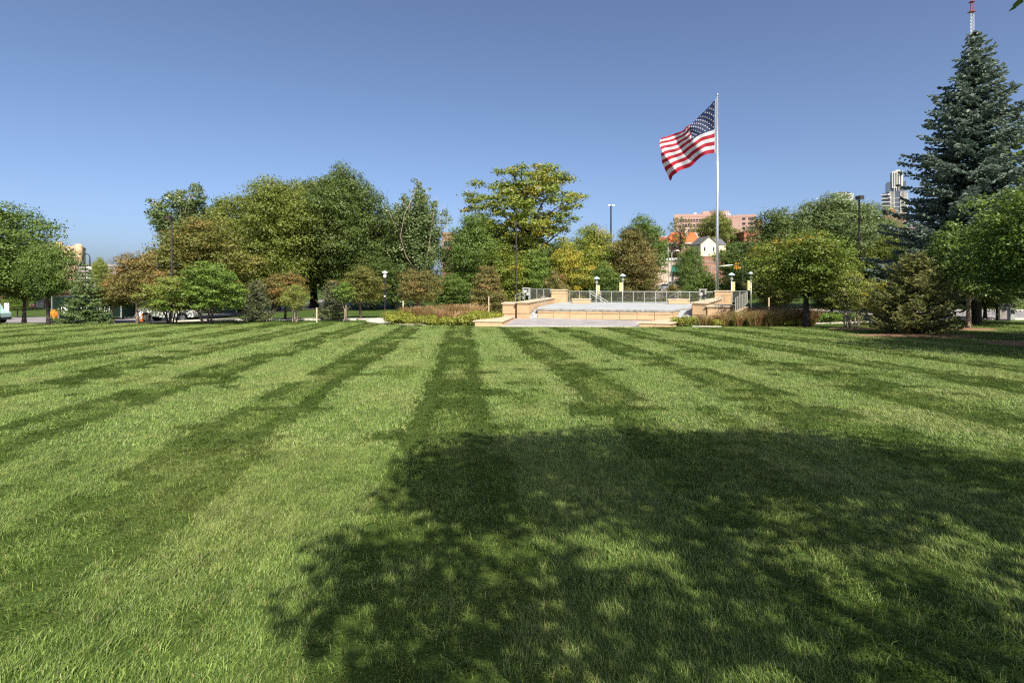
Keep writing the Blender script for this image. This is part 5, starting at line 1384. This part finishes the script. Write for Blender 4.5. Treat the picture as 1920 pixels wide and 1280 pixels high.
# beige shop with green awning
e, w, h = building('shop', 'beige flat-roofed shop with green awning behind the stage', 1214, 1310, 484, 150, 20, M_beige, pm=M_white, parapet=.55)
for px in (1272, 1284, 1296): win(e, pxl(e, px, 150), 1.2, 1.1, 1.6, frame=M_white)
aw = MB(); x = pxl(e, 1266, 150); aw.profile([(x - 1.2, pz(e, 510, 150)), (x + 1.4, pz(e, 510, 150)), (x + 1.0, pz(e, 497, 150)), (x - .6, pz(e, 497, 150))], -1.1, -.004); aw.build('awning', M_awning, e)
MB().box(x - 1.0, x - .4, -.06, -.003, 1.0, pz(e, 512, 150)).build('door', M_glassd, e)
MB().box(-w / 2 + 2.2, -w / 2 + 5.0, 3, 6, h + .002, h + .5).build('roof_unit', M_grey, e)
# cream house on a brick base
e = empty('house', (wx(1329.5, 222), 222, wz(534, 222))); e.rotation_euler = (0, 0, R(8))
hw = 33 / F * 222 / 2; zb = wz(480.5, 222) - e.location.z; ze = wz(457, 222) - e.location.z; zr = wz(444, 222) - e.location.z
MB().box(-hw, hw + 3.2, 0, 9, 0, zb - .25).build('brick_base', M_brick2, e)
MB().box(-hw - .12, hw + .1, -.12, 9, zb - .248, zb).build('string_course', M_brick, e)
for k in range(3): win(e, -hw + 1.5 + k * 1.6, pz(e, 532, 222), .9, 1.6, frame=M_beige)
MB().box(-hw + 1.2, hw - .4, -.16, -.003, zb - 2.3, zb - 1.9).build('lintel', M_grey, e)
mb = MB(); mb.profile([(-hw, zb + .002), (hw, zb + .002), (hw, ze), (0, zr), (-hw, ze)], 0, 8.5); mb.build('wall', M_cream, e)
for s in (-1, 1):
    mb = MB(); a = (s * (hw + .45), ze - .36); b = (0, zr + .05); mb.profile([a, (a[0], a[1] + .25), (0, zr + .33), b] if s > 0 else [b, (0, zr + .33), (a[0], a[1] + .25), a], -.4, 9.0); mb.build('roof_slope', M_shingle, e)
for x in (-1.45, 1.45): win(e, x * hw / 2.7, zb + (ze - zb) * .40, .95, 1.65, frame=M_white, d=.1)
win(e, .1, zb + .35, .9, .32)
MB().box(hw + .002, hw + 4.6, 2.2, 8, zb, ze - .2).build('side_wing', M_cream, e)
for x in (.9, 2.6): win(e, hw + x, zb + 1.2, .8, 1.3, y=2.2, frame=M_white, d=.09)
mb = MB(); mb.add([(hw - .2, 1.9, ze - .25), (hw + 5.0, 1.9, ze - .25), (hw + 4.2, 5.1, zr - .3), (hw - 1.2, 5.1, zr - .3), (hw - .2, 8.3, ze - .25), (hw + 5.0, 8.3, ze - .25)], [(0, 1, 2, 3), (3, 2, 5, 4), (1, 5, 2), (0, 3, 4)]); mb.build('wing_roof', M_shingle, e)
tag(e, 'small cream gabled house on a brown brick base left of the flagpole', 'house')
# red-roofed house
Yh = 236; e = empty('house', (wx(1282, Yh), Yh, wz(500, Yh))); hw = 62 / F * Yh / 2
zb = 0; ze = wz(456, Yh) - e.location.z; zr = wz(434, Yh) - e.location.z
MB().box(-hw + .5, hw - .5, .4, 9, 0, ze).build('wall', M_brick2, e)
mb = MB(); mb.add([(-hw - .3, -.3, ze), (hw + .3, -.3, ze), (hw - .6, 4.6, zr), (-hw + 3.0, 4.6, zr), (-hw - .3, 9.6, ze), (hw + .3, 9.6, ze)], [(0, 1, 2, 3), (3, 2, 5, 4), (0, 3, 4), (1, 5, 2), (0, 4, 5, 1)])
rf = mb.build('roof', M_tile, e)
MB().box(-hw - .4, hw + .4, -.42, -.302, ze - .2, ze + .1).build('gutter', M_white, e)
MB().box(1.2, 2.3, 2.4, 3.4, ze + 1.2, zr + 1.2).build('chimney', M_beige, rf)
for s in (0, 1):
    mb = MB(); y0 = (-.34, 9.64)[s]; mb.tube([(hw + .35, y0, ze), (hw - .5, 4.6, zr + .05)], .13, 5); mb.build('bargeboard', M_white, rf)
for k, x in enumerate((-3.6, -.9, 1.0, 3.9)): win(e, x, ze - 2.1, 1.2, 1.5, y=.4, frame=M_white, d=.1)
MB().box(-hw + .2, -hw + .45, -.2, .05, 0, ze - .21).build('porch_column', M_white, e)
tag(e, 'dark brick house with bright orange tiled roof on the hill', 'house')
# brick building left of it
e, w, h = building('brick_building', 'low orange brick building left of the orange tiled house', 1214, 1252, 443, 250, 15, M_brick, pm=M_beige, parapet=.35)
for px in (1226, 1243): win(e, pxl(e, px, 250), h - 5.5, 1.0, 1.7, frame=M_beige)
# brick building right
e, w, h = building('brick_building', 'narrow red brick building peeping out right of the cream house', 1395, 1446, 434, 230, 15, M_brick, parapet=.4)
for px in (1402, 1411, 1420): win(e, pxl(e, px, 230), h - 5, .9, 1.6, frame=M_beige)
MB().box(pxl(e, 1431, 230) - .9, pxl(e, 1431, 230) + .9, 3, 5, h + .002, h + 5.2).build('chimney', M_brick, e)
# pink office block
Yo = 520
e, w, h = building('office_block', 'long pink granite office block on the skyline behind the flagpole', 1264, 1352, 401, Yo, 45, M_pink, parapet=2.5, rz=R(-15))
for row, py in enumerate((412.5, 422, 431.5)):
    for k in range(14): win(e, pxl(e, 1277 + k * 5.0, Yo), pz(e, py + 1.6, Yo), 1.75, 1.7)
    MB().box(-w / 2 - .4, w / 2 + .4, -.5, -.05, pz(e, py + 2.3, Yo), pz(e, py + 1.7, Yo)).build('ledge', M_pink, e)
MB().box(pxl(e, 1318, Yo), pxl(e, 1366, Yo), 12, 40, h + .002, pz(e, 394, Yo)).build('penthouse', M_pink, e)
mb = MB(); mb.smooth = True; mb.lathe([(2.2, 0), (1.6, 1.0), (.3, 1.6)], 12, (pxl(e, 1304, Yo), 6, h)); mb.build('roof_dome', M_white, e)
e2, w2, h2 = building('office_block', 'right wing of the pink office block with square dark windows', 1353, 1418, 403, 512, 40, M_pink, rz=R(-22), parapet=2.0)
for row, py in enumerate((409.5, 418.5, 427)):
    win(e2, pxl(e2, 1394, 512), pz(e2, py + 3.4, 512), 2.6, 2.0); 
    for k in range(4): win(e2, pxl(e2, 1403 + k * 3.4, 512), pz(e2, py + 3.4, 512), 1.35, 2.0)
for k in range(3): MB().box(pxl(e2, 1363 + k * 3, 512), pxl(e2, 1364.4 + k * 3, 512), 4, 7, h2 + .002, h2 + 2.2 + k % 2).build('roof_vent', M_white, e2)
# skyscraper
Ys = 1000
e = empty('skyscraper', (wx(1683, Ys), Ys, 0), R(-27)); e.scale = (.89, .89, 1)
def sx(px): return wx(px, Ys) - wx(1683, Ys)
def sz(py): return wz(py, Ys)
MB().box(sx(1667.5), sx(1699.5), 0, 34, 0, sz(358.5)).build('lower_shaft', M_towerg, e)
MB().box(sx(1664.5), sx(1698), 2, 32, sz(358.5) + .01, sz(340)).build('middle_block', M_towerg, e)
MB().box(sx(1673), sx(1692.5), 0, 30, sz(352), sz(321)).build('upper_shaft', M_tower, e)
MB().box(sx(1680), sx(1688), 6, 20, sz(321) + .01, sz(317.8)).build('crown', M_tower, e)
for k in range(15):
    x = sx(1668.3 + k * 2.2)
    if 5 <= k <= 8: continue
    MB().box(x - .45, x + .45, -.9, -.01, 0, sz(359)).build('rib', M_tower, e)
for k in range(4):
    x = sx(1676 + k * 4.1); MB().box(x - .95, x + .95, -.2, -.01, sz(350), sz(323.5)).build('window_strip', M_towerg, e)
for k in range(3):
    x = sx(1677 + k * 4.1); MB().box(x - .5, x + .5, -.8, -.02, sz(351), sz(358)).build('rib', M_tower, e)
MB().box(sx(1698), sx(1700.6), -.3, 34.2, 0, sz(364)).build('corner_pier', M_tower, e)
for k in range(9): MB().box(sx(1667.5), sx(1699.5), -.5, -.02, sz(372 + 8 * k), sz(371.2 + 8 * k)).build('spandrel', M_tower, e)
tag(e, 'tall pale ribbed stepped skyscraper on the horizon left of the spruce', 'skyscraper')
e, w, h = building('apartment_tower', 'terraced glass apartment tower left of the skyscraper', 1655, 1668, 362, 900, 20, M_towerg, zbase=0, parapet=0, rz=R(-28))
for k in range(7): MB().box(-w / 2 - 2.2, w / 2 + .5, -2.0, -.01, pz(e, 366 + 7 * k, 900), pz(e, 364.6 + 7 * k, 900)).build('balcony', M_tower, e)
for s in (-1, 1):
    mb = MB(); mb.smooth = True; mb.lathe([(.2, -1.6), (1.4, -.7), (1.6, .2), (.4, 1.3)], 10, (4.0 + s * .9, -2.2, pz(e, 368.5 + 3 * s, 900))); mb.build('satellite_dish', M_white, e)
e, w, h = building('brick_tower', 'brown brick tower block with cream sign below the skyscraper', 1660, 1696, 400, 640, 24, M_brick2, zbase=0, pm=M_beige, parapet=.6, rz=R(-30))
MB().box(pxl(e, 1661, 640), pxl(e, 1680, 640), 3, 18, h + .002, pz(e, 392, 640)).build('plant_room', M_brick, e)
MB().box(pxl(e, 1666, 640), pxl(e, 1676, 640), 5, 16, pz(e, 392, 640) + .002, pz(e, 388.6, 640)).build('roof_cabin', M_tan, e)
mb = MB(); mb.tube([(pxl(e, 1670, 640), -.4, pz(e, 404.2, 640)), (pxl(e, 1670, 640), -.02, pz(e, 404.2, 640))], 1.35, 16); mb.build('sign_disc', M_cream, e)
for k in range(11): MB().box(pxl(e, 1675.5 + k * 1.6, 640), pxl(e, 1676.5 + k * 1.6, 640), -.3, -.02, pz(e, 404.9, 640), pz(e, 403.4 - (.7 if k in (0, 6, 9) else 0), 640)).build('sign_mark', M_beige, e)
e, w, h = building('low_block', 'low brick and pale block at the foot of the skyscraper, by the spruce', 1696, 1722, 427, 500, 18, M_brick, zbase=0, parapet=.6, rz=R(-30))
MB().box(-w / 2 + .5, w / 2 - .5, -3, -.01, 0, pz(e, 433, 500)).build('annex', M_beige, e)
for k in range(4): win(e, -w / 2 + 2.2 + k * 2.4, pz(e, 440, 500), 1.2, 2.2, y=-3)
e, w, h = building('hotel_block', 'white flat-topped block just showing above the olive tree at right', 1569, 1600, 363, 700, 20, M_white, zbase=0, parapet=0, rz=R(-27))
MB().box(-w / 2 + 1.5, w / 2 - 5, 3, 14, h + .002, h + 2.4).build('plant_room', M_grey, e)
for k in range(7): MB().box(-w / 2 + 1.5 + k * 1.9, -w / 2 + 2.7 + k * 1.9, 2.6, 2.99, h + .3, h + 1.8).build('louvre', M_glassd, e)
# radio mast
Ym = 330
mx = wx(1822, Ym); mz = g(mx, Ym); mh = wz(4, Ym) - mz
mast = empty('radio_mast', (mx, Ym, mz))
nseg = 26; hw = 1.25
for k in range(nseg):
    z0, z1 = mh * k / nseg, mh * (k + 1) / nseg - .01; mb = MB()
    w0 = hw * (1.0 - .25 * k / nseg)
    cs = [(w0 * math.cos(a), w0 * math.sin(a)) for a in (R(90), R(210), R(330))]
    for c in cs: mb.tube([(c[0], c[1], z0), (c[0], c[1], z1)], .12, 5)
    for i in range(3):
        a, b = cs[i], cs[(i + 1) % 3]; st = 3
        for j in range(st):
            za, zc = z0 + (z1 - z0) * j / st, z0 + (z1 - z0) * (j + 1) / st
            mb.tube([(a[0], a[1], za), (b[0], b[1], zc)], .055, 4); mb.tube([(b[0], b[1], za), (a[0], a[1], za)], .055, 4)
    red = k == nseg - 1 or ((nseg - 4 - k) // 3) % 2 == 0 and k < nseg - 3
    mb.build('lattice_section', M_mastr if red else M_white, mast)
mb = MB(); mb.box(-1.6, 1.6, -1.6, 1.6, mh * (nseg - 1) / nseg, mh * (nseg - 1) / nseg + .15); mb.box(-1.3, 1.3, -1.3, 1.3, mh - .1, mh); mb.build('platform', M_mastr, mast)
for s in (-.6, .6): mb = MB(); mb.tube([(s, 0, mh), (s, 0, mh + .8)], .18, 6); mb.build('beacon', M_mastr, mast)
tag(mast, 'red and white lattice radio mast behind the tall spruce', 'mast')

# left-hand buildings
e, w, h = building('tan_building', 'tan stone building with small square windows on the left skyline', 100, 151, 461, 260, 18, M_tan, parapet=.8, rz=R(31))
for px in (124.5, 134): 
    for py in (467, 476.5): win(e, pxl(e, px, 260), pz(e, py + 3, 260), .95, .95)
mb = MB(); mb.smooth = True; mb.lathe([(1.4, 0), (1.5, h + .4), (1.3, h + .9), (.2, h + 1.0)], 16, (w / 2 - 1.0, .2, 0)); mb.build('corner_turret', M_tan, e)
MB().box(-w / 2 - 8, -w / 2 + .4, 3, 14, 0, h + .2).build('slate_wing', M_tan, e)
mb = MB(); mb.profile([(-w / 2 - 8.2, h + .2), (-w / 2 + .2, h + .2), (-w / 2 + .2, h + 1.5), (-w / 2 - 7, h + 1.4)], 2.7, 14.3); mb.build('slate_roof', M_shingle, e)
MB().box(-w / 2 + .6, -w / 2 + 3.0, 3, 7, h + .002, h + 1.8).build('roof_turret', M_tan, e)
MB().box(2.0, 3.6, 3, 6, h + .002, h + 1.1).build('roof_unit', M_grey, e)
e, w, h = building('grey_building', 'grey flat-roofed building above the street trees at left', 148, 238, 496, 160, 16, M_grey, parapet=.5, rz=R(30))
for px in (185, 196, 205, 222): win(e, pxl(e, px, 160), pz(e, 510, 160), .9, .9, frame=M_shingle)
MB().box(pxl(e, 192, 160), pxl(e, 194, 160), -.2, -.003, 0, pz(e, 503, 160)).build('pilaster', M_beige, e)
e, w, h = building('brick_building', 'long low brick building with pale porch across the street at far left', -40, 92, 545, 90, 12, M_brick2, parapet=.4)
for px in (20, 30, 40, 62, 72): win(e, pxl(e, px, 90), 1.4, 1.0, 1.3, frame=M_beige)
for px in (82, 85.5, 89): MB().box(pxl(e, px, 90) - .14, pxl(e, px, 90) + .14, -1.2, -.95, 0, h - .42).build('porch_column', M_white, e)
MB().box(pxl(e, 74, 90), pxl(e, 80, 90), -.06, -.003, 0, h - .9).build('doorway', M_glassd, e)
fz_ = empty('garden_fence', (wx(18, 82), 82, g(wx(18, 82), 82)))
for k in range(11): MB().box(k * .5, k * .5 + .05, -.03, .03, -.1, .95).build('picket', M_bronze, fz_)
for zz in (.3, .85): MB().box(0, 5.05, .032, .06, zz, zz + .05).build('rail', M_bronze, fz_)
tag(fz_, 'low dark fence in front of the far left brick building', 'fence')
X = wx(12.5, 62); e = empty('banner_stand', (X, 62, g(X, 62) + .06)); MB().box(-.25, .25, -.02, .02, .1, 1.75).build('banner', M_white, e); MB().box(-.32, .32, -.14, .14, 0, .098).build('base', M_black, e)
tag(e, 'white upright banner stand by the street at far left', 'banner')
# buildings glimpsed between the middle trees
e, w, h = building('brick_building', 'red brick building glimpsed between poplar and locust', 829, 850, 436, 140, 14, M_brick2, parapet=.5)
for px in (835, 843): win(e, pxl(e, px, 140), h - 3.4, 1.1, 1.5, frame=M_beige)
